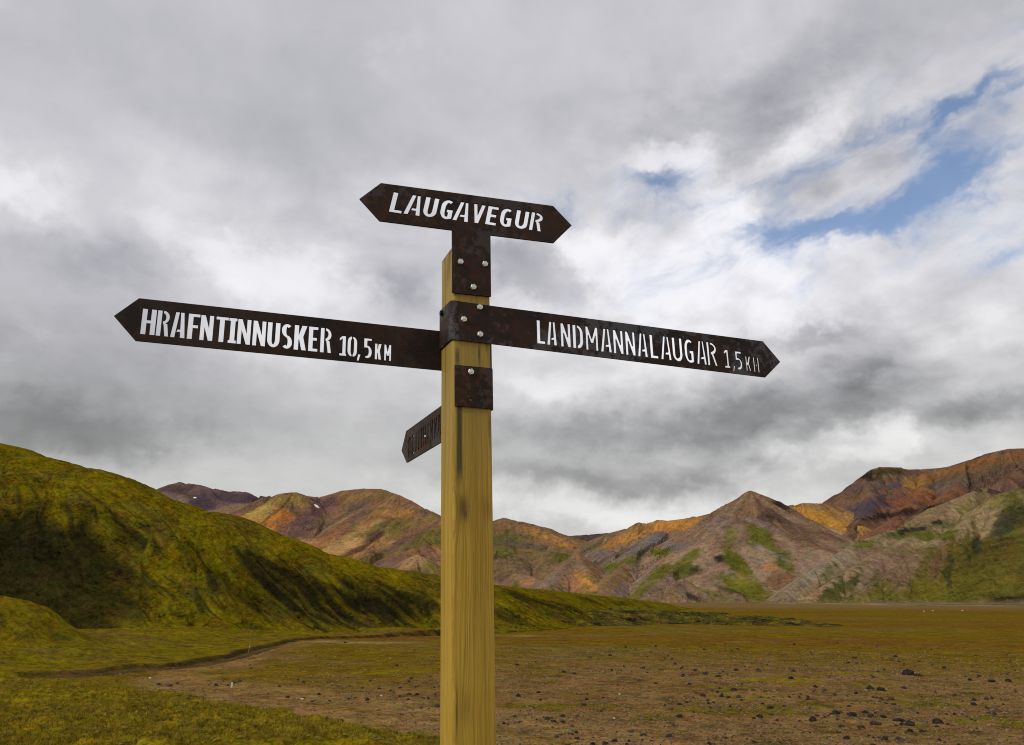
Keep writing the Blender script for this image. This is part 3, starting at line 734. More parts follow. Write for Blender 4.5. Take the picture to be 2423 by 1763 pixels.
BANK = gl([(-700, 1650), (-300, 1628), (0, 1606), (150, 1598), (300, 1583), (400, 1577), (470, 1565), (540, 1552), (600, 1540), (650, 1528), (700, 1517), (760, 1513), (830, 1510), (920, 1506), (1043, 1503), (1165, 1490), (1230, 1478), (1300, 1466), (1360, 1460)])
FORE = gl([(-1200, 1570), (-600, 1585), (0, 1603), (120, 1610), (250, 1620), (330, 1630), (480, 1652), (620, 1676), (760, 1700), (900, 1722), (1043, 1746), (1130, 1768), (1300, 1830)])
TRAIL = gl([(1500, 1790), (1250, 1742), (1100, 1715), (900, 1690), (720, 1664), (600, 1645), (480, 1625), (420, 1605), (430, 1588), (520, 1572), (600, 1552), (660, 1535), (700, 1524), (760, 1519)])
MOUND = [
         ([(-300, 1345, 66), (-140, 1382, 64), (-40, 1405, 64), (5, 1418, 65), (40, 1440, 66)], .72, 3.5),
         ([(1150, 1482, 150), (1165, 1462, 162), (1280, 1440, 185), (1400, 1432, 215), (1500, 1434, 240)], .25, 8.0)]

def plain_height(X, Y):
    R = np.hypot(X, Y)
    Z = PLAIN + 0.22 * fbm(X / 26, Y / 26, 3, 201) * sst(R, 20, 60) * sst(R, 900, 300)
    # rise under the camera and the signpost
    Z = Z + (-PLAIN) * (1 - sst(R, 3.6, 15.5))
    db, tb = seg_dist(X, Y, BANK)
    db = db + 0.9 * fbm(X / 5, Y / 5, 3, 202)
    hill_side = sst(db, -0.15, 0.25)
    Z = Z + hill_side * (.26 + .34 * sst(X, -24, -8)) * np.clip(1.0 + .9 * fbm(tb / 9, tb * 0, 3, 203), .2, 1.7) * sst(R, 400, 200)
    # grassy terrace at the foot of the hill, on the left
    terr = sst(db, 0.5, 14) * sst(X, 5, -22)
    Z = Z + terr * 1.1
    df, tf = seg_dist(X, Y, FORE)
    df = -df + 0.9 * fbm(X / 4, Y / 4, 3, 204)
    fore = sst(df, -0.6, 5.0)
    Z = Z + fore * 0.50
    moss = np.maximum(sst(df, -0.3, .6), terr * .7)
    hum = fbm(X / 1.25, Y / 1.25, 4, 205, .55); hum2 = fbm(X / .38, Y / .38, 3, 206)
    Z = Z + moss * (0.27 * hum + 0.13 * hum2) * sst(R, 20, 26)
    Z = Z + (1 - moss) * (0.05 * hum + 0.025 * hum2) * sst(R, 20, 26) * sst(R, 260, 90)
    zm, S, D, I = ridge_field(X, Y, MOUND, (2.0, 9.0), 77, 0.4)
    zm = zm + .55 * fbm(X / 4.5, Y / 4.5, 4, 207, .6)
    k = 0.5
    h = np.clip(0.5 + 0.5 * (zm - Z) / k, 0, 1)
    Zm = Z * (1 - h) + zm * h + k * h * (1 - h)
    on = sst(zm - Z, -.1, .25) * (zm > Z - k)
    return Zm, dict(db=db, df=df, fore=fore, terr=terr, hum=hum, hum2=hum2, on=on, I=I, R=R, tb=tb)

PL_GRAV = (.195, .118, .050); PL_OLIVE = (.150, .102, .010); PL_MOSS = (.170, .135, .010); PL_RED = (.155, .070, .020)
def plain_colour(X, Y, Z, q):
    R = q['R']
    n = fbm(X / 14, Y / 14, 4, 211); n2 = fbm(X / 4.2, Y / 4.2, 4, 212); n3 = fbm(X / 1.3, Y / 1.3, 4, 213); nb = fbm(X / 60, Y / 22, 4, 214)
    c = np.tile(np.array(PL_OLIVE), (len(X), 1))
    c = lerp(c, PL_RED, sst(nb + .3 * n, -.05, .22) * .6 * sst(R, 60, 100))
    c = lerp(c, (.180, .105, .040), sst(-nb + .5 * n, .12, .40) * .6)
    c = lerp(c, (.115, .112, .012), sst(n - .3 * nb, .15, .42) * .7)
    # gravel flat, nearer than about seventy metres
    g = sst(R + 10 * n + 6 * n2 + 17 * sst(-X, -4, 8), 74, 50)
    g = np.maximum(g, .75 * sst(n + .6 * n2, .18, .42) * sst(R, 160, 80))
    c = lerp(c, PL_GRAV, g * .92)
    c = lerp(c, (.150, .078, .028), g * sst(n2 + .4 * n3, .0, .3) * .6)
    c = lerp(c, (.215, .132, .054), g * sst(-n2 + .6 * n3, .15, .4) * .5)
    c = lerp(c, (.135, .115, .012), sst(n2 + .5 * n3 - .35 * n, .20, .40) * g * .85)
    c = lerp(c, (.060, .052, .014), sst(n3 - .4 * n2, .22, .42) * g * .6)
    # trail-worn fan of bare ground
    dt, tt = seg_dist(X, Y, TRAIL)
    wid = 1.3 + 1.3 * n2 + 2.3 * sst(R, 60, 42)
    tr = 1 - sst(np.abs(dt), wid * .6, wid * 1.5)
    c = lerp(c, (.240, .150, .066), tr * .7)
    # pale washed gravel
    for (a, b, w, hgt, k) in [(880, 1521, 90, 3, .7), (770, 1519, 40, 3, .5), (1230, 1504, 70, 2, .4)]:
        p = G(a, b); u = p[1] / 1930
        qd = ((X - p[0]) / (w * u)) ** 2 + ((Y - p[1]) / (hgt * p[1] / (b - 1416))) ** 2
        c = lerp(c, (.30, .235, .140), np.exp(-qd) * k)
    # bright moss streaks on the gravel
    for (a, b, w, hgt, k) in [(2010, 1595, 110, 4, .9), (2060, 1622, 70, 4, .75), (1850, 1612, 80, 5, .85), (2120, 1640, 60, 3, .7), (1900, 1625, 70, 3, .6), (1430, 1672, 50, 6, .6), (930, 1588, 110, 5, .7), (1760, 1650, 80, 5, .5), (2350, 1582, 70, 4, .5)]:
        p = G(a, b); u = p[1] / 1930
        qd = ((X - p[0]) / (w * u)) ** 2 + ((Y - p[1]) / (hgt * p[1] / (b - 1416))) ** 2
        c = lerp(c, (.190, .150, .007), (1 - sst(np.sqrt(qd) + .9 * n2 + .6 * n3, .6, 1.2)) * k)
    # hill side of the stream bank: turf, with a raw earth edge
    db = q['db']
    turf = sst(db, .1, 1.2) * sst(R, 600, 240)
    tcol = np.tile(np.array((.150, .115, .009)), (len(X), 1))
    tcol = lerp(tcol, (.205, .155, .006), sst(n2 + .4 * n, .0, .35) * .8)
    tcol = lerp(tcol, (.080, .066, .016), sst(n3 + .5 * n2, .10, .36) * .75)
    tcol = lerp(tcol, (.130, .085, .036), sst(-n + .5 * n2, .15, .4) * .5)
    c = c * (1 - turf[:, None]) + tcol * turf[:, None]
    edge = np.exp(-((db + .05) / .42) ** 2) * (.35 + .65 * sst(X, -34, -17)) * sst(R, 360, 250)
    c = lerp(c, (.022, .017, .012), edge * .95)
    bank_shade = np.exp(-((db + 1.3) / 1.0) ** 2) * (sst(R, 52, 58) * sst(R, 92, 78)) * (X < -6)
    c = lerp(c, (.060, .042, .028), bank_shade * .9)  # broad shade at the foot of the bank cut, painted into the ground colour
    # moss rise in front
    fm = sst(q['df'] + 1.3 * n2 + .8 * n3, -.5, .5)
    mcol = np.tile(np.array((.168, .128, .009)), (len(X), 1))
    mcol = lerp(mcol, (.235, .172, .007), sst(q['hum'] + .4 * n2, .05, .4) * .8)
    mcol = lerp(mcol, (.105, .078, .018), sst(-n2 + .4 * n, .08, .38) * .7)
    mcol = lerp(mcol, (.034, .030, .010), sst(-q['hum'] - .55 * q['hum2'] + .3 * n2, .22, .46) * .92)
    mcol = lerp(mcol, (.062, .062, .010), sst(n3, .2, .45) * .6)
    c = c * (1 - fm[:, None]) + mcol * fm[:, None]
        # low heathery terrace and the little moss knoll
    on = q['on']; I = q['I']
    hc = np.tile(np.array((.052, .044, .016)), (len(X), 1))
    hc = lerp(hc, (.024, .018, .012), sst(n2 + .5 * n3, .0, .3) * .8)
    hc = lerp(hc, (.105, .105, .012), sst(n3 - .3 * n2, .05, .35) * .75)
    hc = np.where((I == 0)[:, None], lerp(np.tile(np.array((.158, .120, .008)), (len(X), 1)), (.085, .070, .014), sst(n3 + .5 * n2, .05, .35) * .8), hc)
    hc = np.where((I == 1)[:, None], lerp(np.tile(np.array((.120, .112, .012)), (len(X), 1)), (.030, .026, .012), sst(n2 + .5 * n3, .08, .32) * .9), hc)
    c = c * (1 - on[:, None]) + hc * on[:, None]
    # far gravel of the river
    far = sst(R, 330, 480) * sst(X, 40, 130)
    c = lerp(c, (.185, .128, .082), far * .6)
    c = lerp(c, (.34, .27, .19), sst(R, 560, 640) * sst(R, 900, 760) * sst(X, 200, 300) * sst(fbm(X / 60, Y / 30, 3, 222), -.2, .2) * .7)
    return c

def plain():
    dep = np.concatenate([np.arange(372, 165, -1.15), np.arange(165, 80, -.6), np.arange(80, 10, -1.15), np.array([9.2, 8.4, 7.6, 6.8, 6, 5.2, 4.4, 3.6, 2.8, 2.0, 1.4])])
    R = np.concatenate([np.linspace(0.01, 22, 60), 4.5 * 1928.0 / dep])
    fine = np.linspace(-0.66, 0.66, 860)
    A = np.concatenate([fine, np.linspace(0.66, 2 * np.pi - 0.66, 90)[1:-1]])
    RR, AA = np.meshgrid(R, A, indexing='ij')
    X, Y = (RR * np.sin(AA)).ravel(), (RR * np.cos(AA)).ravel()
    Z, q = plain_height(X, Y)
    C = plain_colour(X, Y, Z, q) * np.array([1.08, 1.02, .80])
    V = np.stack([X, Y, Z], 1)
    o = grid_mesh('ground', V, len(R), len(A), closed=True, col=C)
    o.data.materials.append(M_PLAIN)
    tag(o, 'structure')
plain()

# low heathery terrace crossing the plain
def low_terrace():
    rd = [([(1150, 1486, 122), (1190, 1478, 128), (1240, 1460, 136), (1300, 1449, 146), (1420, 1440, 158), (1560, 1442, 160), (1700, 1448, 158), (1800, 1456, 153), (1900, 1466, 148), (1960, 1478, 140)], .22, 2.0)]
    a0, a1 = azel(1120, 1416)[0], azel(2080, 1416)[0]
    A = np.linspace(a0, a1, 440); R = np.linspace(106, 190, 170)
    RR, AA = np.meshgrid(R, A, indexing='ij')
    X, Y = (RR * np.sin(AA)).ravel(), (RR * np.cos(AA)).ravel()
    Z, S, D, I = ridge_field(X, Y, rd, (3.0, 9.0), 78, 0)
    Z = Z + .55 * fbm(X / 5, Y / 5, 4, 361, .6) + .22 * fbm(X / 1.3, Y / 1.3, 3, 362) - .25
    fl = PLAIN - .15
    h = np.clip(0.5 + 0.5 * (Z - fl) / .5, 0, 1)
    Z = fl * (1 - h) + Z * h + .5 * h * (1 - h)
    Z = np.where(Z < fl + .03, fl - 1, Z)
    n2 = fbm(X / 4.2, Y / 4.2, 4, 363); n3 = fbm(X / 1.5, Y / 1.5, 4, 364)
    c = np.tile(np.array((.070, .055, .014)), (len(X), 1))
    c = lerp(c, (.022, .017, .011), sst(n2 + .7 * n3, .0, .26) * .9)
    c = lerp(c, (.140, .115, .008), sst(n3 - .5 * n2, .04, .30) * .85)
    c = lerp(c, (.125, .075, .030), sst(-n2 - .3 * n3, .18, .4) * .5)
    o = grid_mesh('hill', np.stack([X, Y, Z], 1), len(R), len(A), col=c, extra={'across': S % 7777.0, 'down': D})
    o.data.materials.append(M_HILL)
    tag(o, 'structure')
low_terrace()

# river glint at the far side of the plain
def river():
    m, t, b = base_mat('shallow_water')
    b.inputs['Base Color'].default_value = (.28, .29, .29, 1)
    b.inputs['Roughness'].default_value = .12
    b.inputs['Specular IOR Level'].default_value = .5
    pos = t.node('ShaderNodeNewGeometry').outputs['Position']
    bump(t, b, t.noise(pos, .8, 3), .05, .5)
    bm = bmesh.new()
    rng = np.random.RandomState(4)
    for (x0, x1, y0, y1) in [(2070, 2560, 1427.6, 1429.6), (2150, 2240, 1432.2, 1433.2), (2200, 2225, 1425.8, 1426.8), (2330, 2600, 1430.4, 1431.4)]:
        n = 28; top = []; bot = []
        for k in range(n + 1):
            f = k / n; px = x0 + (x1 - x0) * f
            w = math.sin(math.pi * min(1, max(0, f))) ** .4 + .02
            yc = (y0 + y1) / 2 + .35 * math.sin(f * 9 + x0); hh = (y1 - y0) / 2 * w * (0.7 + .5 * rng.rand())
            for lst, yy in ((top, yc - hh), (bot, yc + hh)):
                g = G(px, yy, PLAIN + .25); lst.append(bm.verts.new((g[0], g[1], PLAIN + .25)))
        for k in range(n):
            bm.faces.new((bot[k], bot[k + 1], top[k + 1], top[k]))
    me = bpy.data.meshes.new('river'); bm.to_mesh(me); bm.free()
    o = bpy.data.objects.new('river', me); COL.objects.link(o); me.materials.append(m)
    tag(o, 'structure')
river()

def zat(x, y):
    return float(plain_height(np.array([x]), np.array([y]))[0][0])

# worn trail: a thin sheet of trodden gravel lying on the plain
def trail():
    P = TRAIL
    d = np.hypot(*(P[1:] - P[:-1]).T); s = np.concatenate([[0], np.cumsum(d)])
    N = 420; q = np.linspace(2.0, s[-1] - 1, N)
    cx = np.interp(q, s, P[:, 0]); cy = np.interp(q, s, P[:, 1])
    ker = np.ones(31) / 31
    cx = np.convolve(np.pad(cx, 15, 'edge'), ker, 'valid'); cy = np.convolve(np.pad(cy, 15, 'edge'), ker, 'valid')
    tx, ty = np.gradient(cx), np.gradient(cy); L = np.hypot(tx, ty); nx, ny = -ty / L, tx / L
    M = 13; V = []
    wl = 0.42 + .30 * fbm(q / 1.7, q * 0, 4, 301); wr = 0.42 + .30 * fbm(q / 1.7, q * 0 + 9, 4, 302)
    f = np.linspace(-1, 1, M)
    off = np.where(f[None] < 0, f[None] * wl[:, None], f[None] * wr[:, None])
    X = cx[:, None] + nx[:, None] * off; Y = cy[:, None] + ny[:, None] * off
    Z, qq = plain_height(X.ravel(), Y.ravel())
    Z = Z.reshape(X.shape) + 0.02 - .05 * np.abs(f)[None] ** 6 - .0
    n = fbm(X / .7, Y / .7, 3, 303)
    C = lerp(np.tile(np.array((.235, .136, .040)), (X.size, 1)), (.175, .095, .026), sst(n.ravel(), -.1, .35))
    o = grid_mesh('path', np.stack([X.ravel(), Y.ravel(), Z.ravel()], 1), N, M, col=C)
    o.data.materials.append(M_PLAIN)
    tag(o, 'structure')
trail()

# ================================================================== rocks
def rock_mat():
    m, t, b = base_mat('lava_rock')
    pos = t.node('ShaderNodeNewGeometry').outputs['Position']
    oi = t.node('ShaderNodeObjectInfo')
    n = t.noise(pos, 9, 4, .6)
    c = t.mix(t.ss(n, .35, .7), (.016, .012, .010), (.050, .036, .028))
    c = t.mix(t.m('MULTIPLY', t.ss(oi.outputs['Random'], .62, 1.0), .8), c, (.105, .055, .034))
    t.l.new(c, b.inputs['Base Color'])
    b.inputs['Specular IOR Level'].default_value = .08
    bump(t, b, t.noise(pos, 14, 4, .6), .04, .9)
    return m
def pale_mat():
    m, t, b = base_mat('pale_stone')
    pos = t.node('ShaderNodeNewGeometry').outputs['Position']
    t.l.new(t.mix(t.noise(pos, 6, 3), (.52, .44, .34), (.72, .64, .54)), b.inputs['Base Color'])
    return m
M_ROCK, M_PALE = rock_mat(), pale_mat()
def rock_mesh(name, seed, mat):
    rnd = random.Random(seed)
    bm = bmesh.new()
    bmesh.ops.create_icosphere(bm, subdivisions=2, radius=1.0)
    cuts = []
    for _ in range(7):
        v = Vector((rnd.uniform(-1, 1), rnd.uniform(-1, 1), rnd.uniform(-.3, 1))).normalized()
        cuts.append((v, rnd.uniform(.45, .85)))
    for v in bm.verts:
        p = v.co.copy()
        for c, h in cuts:
            e = p.dot(c) - h
            if e > 0: p -= c * e
        p *= 1 + .10 * math.sin(5.1 * p.x + seed) * math.sin(4.3 * p.y + 2 * seed)
        p.z = p.z * .72 + .18
        v.co = p
    me = bpy.data.meshes.new(name); bm.to_mesh(me); bm.free()
    me.materials.append(mat)
    return me
ROCKS = [rock_mesh('rock', 10 + k, M_ROCK) for k in range(9)]
PALES = [rock_mesh('stone', 50 + k, M_PALE) for k in range(3)]
rnd = random.Random(5)
def put_rock(me, name, px, py, w, label, cat, group, flat=1.0):
    g = G(px, py, PLAIN)
    for _ in range(3):
        z = zat(*g); g = G(px, py, z)
    r = w / 1928.0 * math.hypot(*g) / 2 * .98
    o = bpy.data.objects.new(name, me); COL.objects.link(o)
    o.location = (g[0], g[1], z - r * .06)
    o.scale = (r * rnd.uniform(.9, 1.15), r * rnd.uniform(.8, 1.1), r * rnd.uniform(.85, 1.15) * flat)
    o.rotation_euler = (rnd.uniform(-.15, .15), rnd.uniform(-.15, .15), rnd.uniform(0, 6.28))
    return tag(o, None, label, cat, group)
GR = 'dark lava rocks on the gravel plain'
BIG = [  # photo x, y (foot), width, label
    (1228, 1648, 16, 'small dark rock just right of the post, at mid height of the gravel'), (1330, 1696, 17, 'dark rock on bare brown gravel, upper of two close together right of the post'),
    (1331, 1710, 14, 'dark rock on bare brown gravel, lower of two close together right of the post'), (1404, 1762, 15, 'dark rock cut by the bottom edge of the picture, nearest to the post'), (1607, 1668, 15, 'black wedge-shaped rock behind the roundest black boulder'),
    (1606, 1697, 19, 'round black boulder on open gravel between the post and the right side'), (1737, 1634, 15, 'dark rock with a smaller reddish stone at its foot, near the moss streaks'), (1725, 1652, 18, 'low dark rock pair lying side by side on gravel below the moss streaks'),
    (1716, 1748, 19, 'rust tinged dark boulder low on the gravel, in line below the moss streaks'), (1786, 1757, 12, 'dark rock at the bottom edge, right of the rust tinged boulder'), (1825, 1676, 17, 'black rock with a smaller dark stone leaning in front of it'), (1824, 1692, 14, 'smaller dark stone leaning in front of a black rock'),
    (1797, 1697, 18, 'reddish brown rock left of the black rock pair'), (1922, 1705, 21, 'broad black boulder standing alone on the gravel, lower right'), (1981, 1690, 22, 'black boulder with a pale lit right side, lower right'), (2016, 1695, 24, 'long low dark rock right of the boulder with the pale side'),
    (1991, 1720, 16, 'dark round rock between the lone broad boulder and the peaked one'), (2039, 1722, 18, 'peaked black rock, left of the largest brown rock cluster'), (2072, 1714, 26, 'largest brown black rock of the lower right cluster'), (2092, 1698, 16, 'upright dark rock at the back of the lower right cluster'),
    (2128, 1706, 28, 'flat slab of dark rock right of the cluster'), (2154, 1716, 26, 'low brown slab just in front of the flat dark slab'), (2155, 1731, 18, 'small dark rock in front of the low brown slab'), (2222, 1711, 26, 'angular dark rock far right with a long shadowed foot'),
    (2148, 1596, 26, 'dark rock on the bright moss streak, the farther of the two there'), (2174, 1600, 18, 'low dark stone beside the rock on the bright moss streak'), (2087, 1634, 20, 'square black boulder on bright green moss, middle right'), (2060, 1631, 22, 'low dark ridge of stone left of the square boulder on moss'),
    (2108, 1656, 20, 'brown rock below the square boulder on moss'), (2350, 1614, 18, 'dark pointed rock near the right edge, beyond the pebbles'), (2385, 1613, 14, 'flat dark stone to the right of the pointed rock near the right edge'), (1931, 1627, 12, 'dark stone near the left end of the bright moss streak'),
    (1873, 1607, 16, 'low dark stone beyond the left end of the moss streak'), (1715, 1560, 5, 'tiny dark stone far out on the olive flat'), (1855, 1672, 13, 'two-humped dark stone beside the reddish moss'), (2010, 1672, 11, 'small brown stone above the long low dark rock'),
    (717, 1615, 12, 'dark rock on gravel left of the post, farthest of the loose ones'), (679, 1651, 13, 'dark rock on the trail edge, left of the pale stone'), (898, 1630, 11, 'dark stone left of the post, in the middle of the loose row'), (973, 1606, 10, 'dark stone nearest the post on its left, far side'),
    (945, 1629, 11, 'dark stone just below the farthest one beside the post'), (924, 1636, 11, 'dark stone in the row left of the post, second from its right end'), (858, 1629, 9, 'small dark stone in the row left of the post, near its middle'), (968, 1644, 15, 'brownish flat rock left of the post at the trail'),
    (988, 1645, 13, 'dark rock touching the brownish flat one left of the post'), (825, 1655, 10, 'dark stone at the edge of the trail left of the post'), (738, 1661, 11, 'dark stone on the near edge of the gravel, left part'), (967, 1656, 10, 'dark stone lying on the trail close to the post'),
    (620, 1694, 12, 'dark stone sunk in the yellow moss, left foreground'), (723, 1700, 16, 'brown stone at the border of moss and trail, left foreground'), (773, 1701, 18, 'dark stone at the border of moss and trail, right of the brown one'), (808, 1707, 16, 'dark stone at the moss border, nearest to the trail'),
    (276, 1612, 7, 'small dark stone on the flat beyond the yellow moss, far left'), (1273, 1640, 14, 'dark flat rock, second to the right of the post'), (1280, 1657, 10, 'upright small dark stone, below the flat rock right of the post'), (1390, 1656, 13, 'dark flat stone in the gravel between post and black wedge rock'),
    (1428, 1651, 11, 'dark stone with a pale fleck, between post and black wedge rock'), (1423, 1684, 9, 'dark stone beside the green tuft right of the post'), (1511, 1612, 12, 'low dark stones on the olive edge, middle of the gravel'), (1553, 1618, 12, 'dark stone on the olive edge, right of the low dark stones'),
]
gi = 0
for (px, py, w, lab) in BIG:
    put_rock(ROCKS[gi % 9], 'rock', px, py, w, lab, 'rock', GR); gi += 1
SHORT = {0: 'small rock right of the post', 3: 'dark rock cut by the bottom edge', 4: 'black wedge-shaped rock', 5: 'round black boulder on open gravel', 7: 'low rock pair below the moss streaks', 8: 'rust tinged boulder',
         10: 'rock with a stone leaning on it', 12: 'reddish brown rock', 13: 'broad black boulder standing alone', 14: 'boulder with a pale right side', 15: 'long low dark rock', 17: 'peaked black rock', 18: 'largest brown black rock',
         20: 'flat dark slab', 22: 'small rock before the brown slab', 23: 'angular rock far right', 24: 'rock on the bright moss streak', 26: 'square black boulder on moss', 29: 'pointed rock near the right edge', 31: 'stone left of the moss streak',
         36: 'farthest loose rock left of the post', 37: 'rock on the trail edge', 39: 'far stone just left of the post', 43: 'brownish flat rock', 45: 'stone at the edge of the trail', 53: 'dark flat rock right of the post', 58: 'low stones on the olive edge', 57: 'stone beside the green tuft'}
used = set()
n_small = tries = 0
while n_small < 96 and tries < 6000:
    tries += 1
    px = rnd.uniform(560, 2423); py = 1575 + 188 * rnd.random() ** .7
    if 1030 < px < 1190: continue
    if px < 1030 and (py > 1600 + (px - 560) * .27 + 12 or py < 1594): continue
    if px > 1185 and rnd.random() > .35 + .65 * (px - 1185) / 1240: continue
    dd, k = min((math.hypot((px - BIG[q][0]) * .5, py - BIG[q][1]), q) for q in SHORT)
    ex, ey = px - BIG[k][0], py - BIG[k][1]
    if dd < 7 or dd > 60: continue
    way = ('right of' if ex > 0 else 'left of') if abs(ex) * .5 > abs(ey) else ('in front of' if ey > 0 else 'beyond')
    far = 'close' if dd < 22 else 'some way'
    key = (k, way, far)
    if key in used: continue
    used.add(key)
    w = 5.5 + 8.0 * rnd.random() ** 2.0 * (.35 + .65 * (py - 1560) / 200)
    put_rock(rnd.choice(ROCKS), 'rock', px, py, w, f"dark stone {far} {way} the {SHORT[k]}".replace('close beyond', 'just beyond').replace('close right', 'just right').replace('close left', 'just left').replace('close in front', 'just in front'), 'rock', GR)
    n_small += 1
GP = 'pale stones on the plain'
for (px, py, w, lab) in [(355, 1605, 7, 'white stone on the flat beyond the yellow moss, left side'), (716, 1655, 9, 'pale stone on the trail left of the post'), (903, 1647, 8, 'pale stone at the trail close to the post'), (1466, 1643, 6, 'pale pinkish stone alone on the gravel right of the post'),
                         (1453, 1700, 6, 'cream stone below the green tuft right of the post'), (2186, 1447, 4.5, 'leftmost of three tiny pale stones on the far plain'), (2207, 1446, 4.5, 'middle one of three tiny pale stones on the far plain'), (2277, 1446, 4.5, 'rightmost of three tiny pale stones on the far plain')]:
    put_rock(PALES[gi % 3], 'stone', px, py, w, lab, 'stone', GP); gi += 1

# ------------------------------------------------------------------ gravel pebbles and moss cushions: uncountable, one object each
def scatter(name, n, region, size, mat, dome, seed, zoff=0.0):
    rs = np.random.RandomState(seed)
    az_ = rs.uniform(-.62, .62, n * 3); dep = rs.uniform(1 / 95.0, 1 / 26.0, n * 3)
    R = 1 / dep
    X, Y = R * np.sin(az_), R * np.cos(az_)
    Z, q = plain_height(X, Y)
    keep = region(X, Y, q, rs)
    idx = np.where(keep)[0][:n]
    X, Y, Z = X[idx], Y[idx], Z[idx]
    n = len(X)
    s = size(rs, n, R[idx])
    # low dome of 7 points
    k = 5
    ang = np.linspace(0, 2 * np.pi, k, endpoint=False)
    base = np.concatenate([np.stack([np.cos(ang), np.sin(ang), np.zeros(k) - .25], 1), np.stack([.62 * np.cos(ang + .5), .62 * np.sin(ang + .5), np.full(k, dome * .75)], 1), [[.05, 0, dome]]])
    nv = len(base)
    rot = rs.uniform(0, 6.28, n)
    jit = 1 + .35 * rs.uniform(-1, 1, (n, nv, 3))
    B = base[None] * jit
    c, s_ = np.cos(rot)[:, None], np.sin(rot)[:, None]
    ex = rs.uniform(.8, 1.3, (n, 1))
    bx = (B[..., 0] * c - B[..., 1] * s_) * ex; by = B[..., 0] * s_ + B[..., 1] * c
    V = np.stack([X[:, None] + bx * s[:, None], Y[:, None] + by * s[:, None], Z[:, None] + zoff + B[..., 2] * s[:, None]], -1).reshape(-1, 3)
    F = []
    for i in range(k):
        j = (i + 1) % k
        F += [(i, j, k + i), (j, k + j, k + i), (k + i, k + j, 2 * k)]
    F = np.array(F)
    Q = (F[None] + (np.arange(n) * nv)[:, None, None]).reshape(-1, 3)
    me = bpy.data.meshes.new(name)
    fill_mesh(me, V, Q)
    me.polygons.foreach_set('use_smooth', np.full(len(Q), dome > .5))
    v = np.repeat(rs.uniform(0, 1, n), nv)
    at_ = me.attributes.new('tone', 'FLOAT', 'POINT'); at_.data.foreach_set('value', v.astype(np.float32))
    me.materials.append(mat)
    o = bpy.data.objects.new(name, me); COL.objects.link(o)
    return tag(o, 'stuff')
def tone_mat(name, stops):
    m, t, b = base_mat(name)
    a = t.node('ShaderNodeAttribute', attribute_name='tone').outputs['Fac']
    r = t.node('ShaderNodeValToRGB')
    e = r.color_ramp.elements
    for k, (p, c) in enumerate(stops):
        el_ = e[k] if k < 2 else e.new(p)
        el_.position = p; el_.color = (*c, 1)
    t.l.new(a, r.inputs[0])
    t.l.new(r.outputs[0], b.inputs['Base Color'])
    return m
M_PEB = tone_mat('pebbles', [(0, (.035, .025, .018)), (.35, (.12, .070, .035)), (.75, (.20, .125, .065)), (1.0, (.27, .185, .10))])
M_CUSH = tone_mat('moss_cushions', [(0, (.095, .075, .012)), (.4, (.150, .118, .009)), (.8, (.18, .145, .008)), (1.0, (.22, .17, .008))])
scatter('gravel', 42000, lambda X, Y, q, rs: (q['df'] < -.4) & (q['db'] < -1) & (q['R'] < 80) & (fbm(X / 5, Y / 5, 3, 331) + .012 * X > rs.uniform(-.5, .35, len(X))),
        lambda rs, n, R: (.012 + .055 * rs.rand(n) ** 3) * (R / 40) ** .5, M_PEB, .6, 7)
M_DARKST = tone_mat('dark_stones', [(0, (.014, .011, .009)), (.5, (.032, .022, .016)), (.8, (.070, .042, .028)), (1.0, (.12, .08, .05))])
scatter('stones', 2300, lambda X, Y, q, rs: (q['df'] < -.6) & (q['db'] < -1.5) & (q['R'] < 92) & (fbm(X / 7, Y / 7, 3, 351) * 1.6 + .016 * X > rs.uniform(-.1, .8, len(X))),
        lambda rs, n, R: (.03 + .13 * rs.rand(n) ** 4) * (R / 40) ** .4, M_DARKST, .75, 17)
scatter('moss', 7000, lambda X, Y, q, rs: (q['df'] > .2) & (q['hum'] > -.02) & (fbm(X / 2.6, Y / 1.1, 3, 341) > -.05),
        lambda rs, n, R: .04 + .07 * rs.rand(n) ** 1.8, M_CUSH, .24, 8)

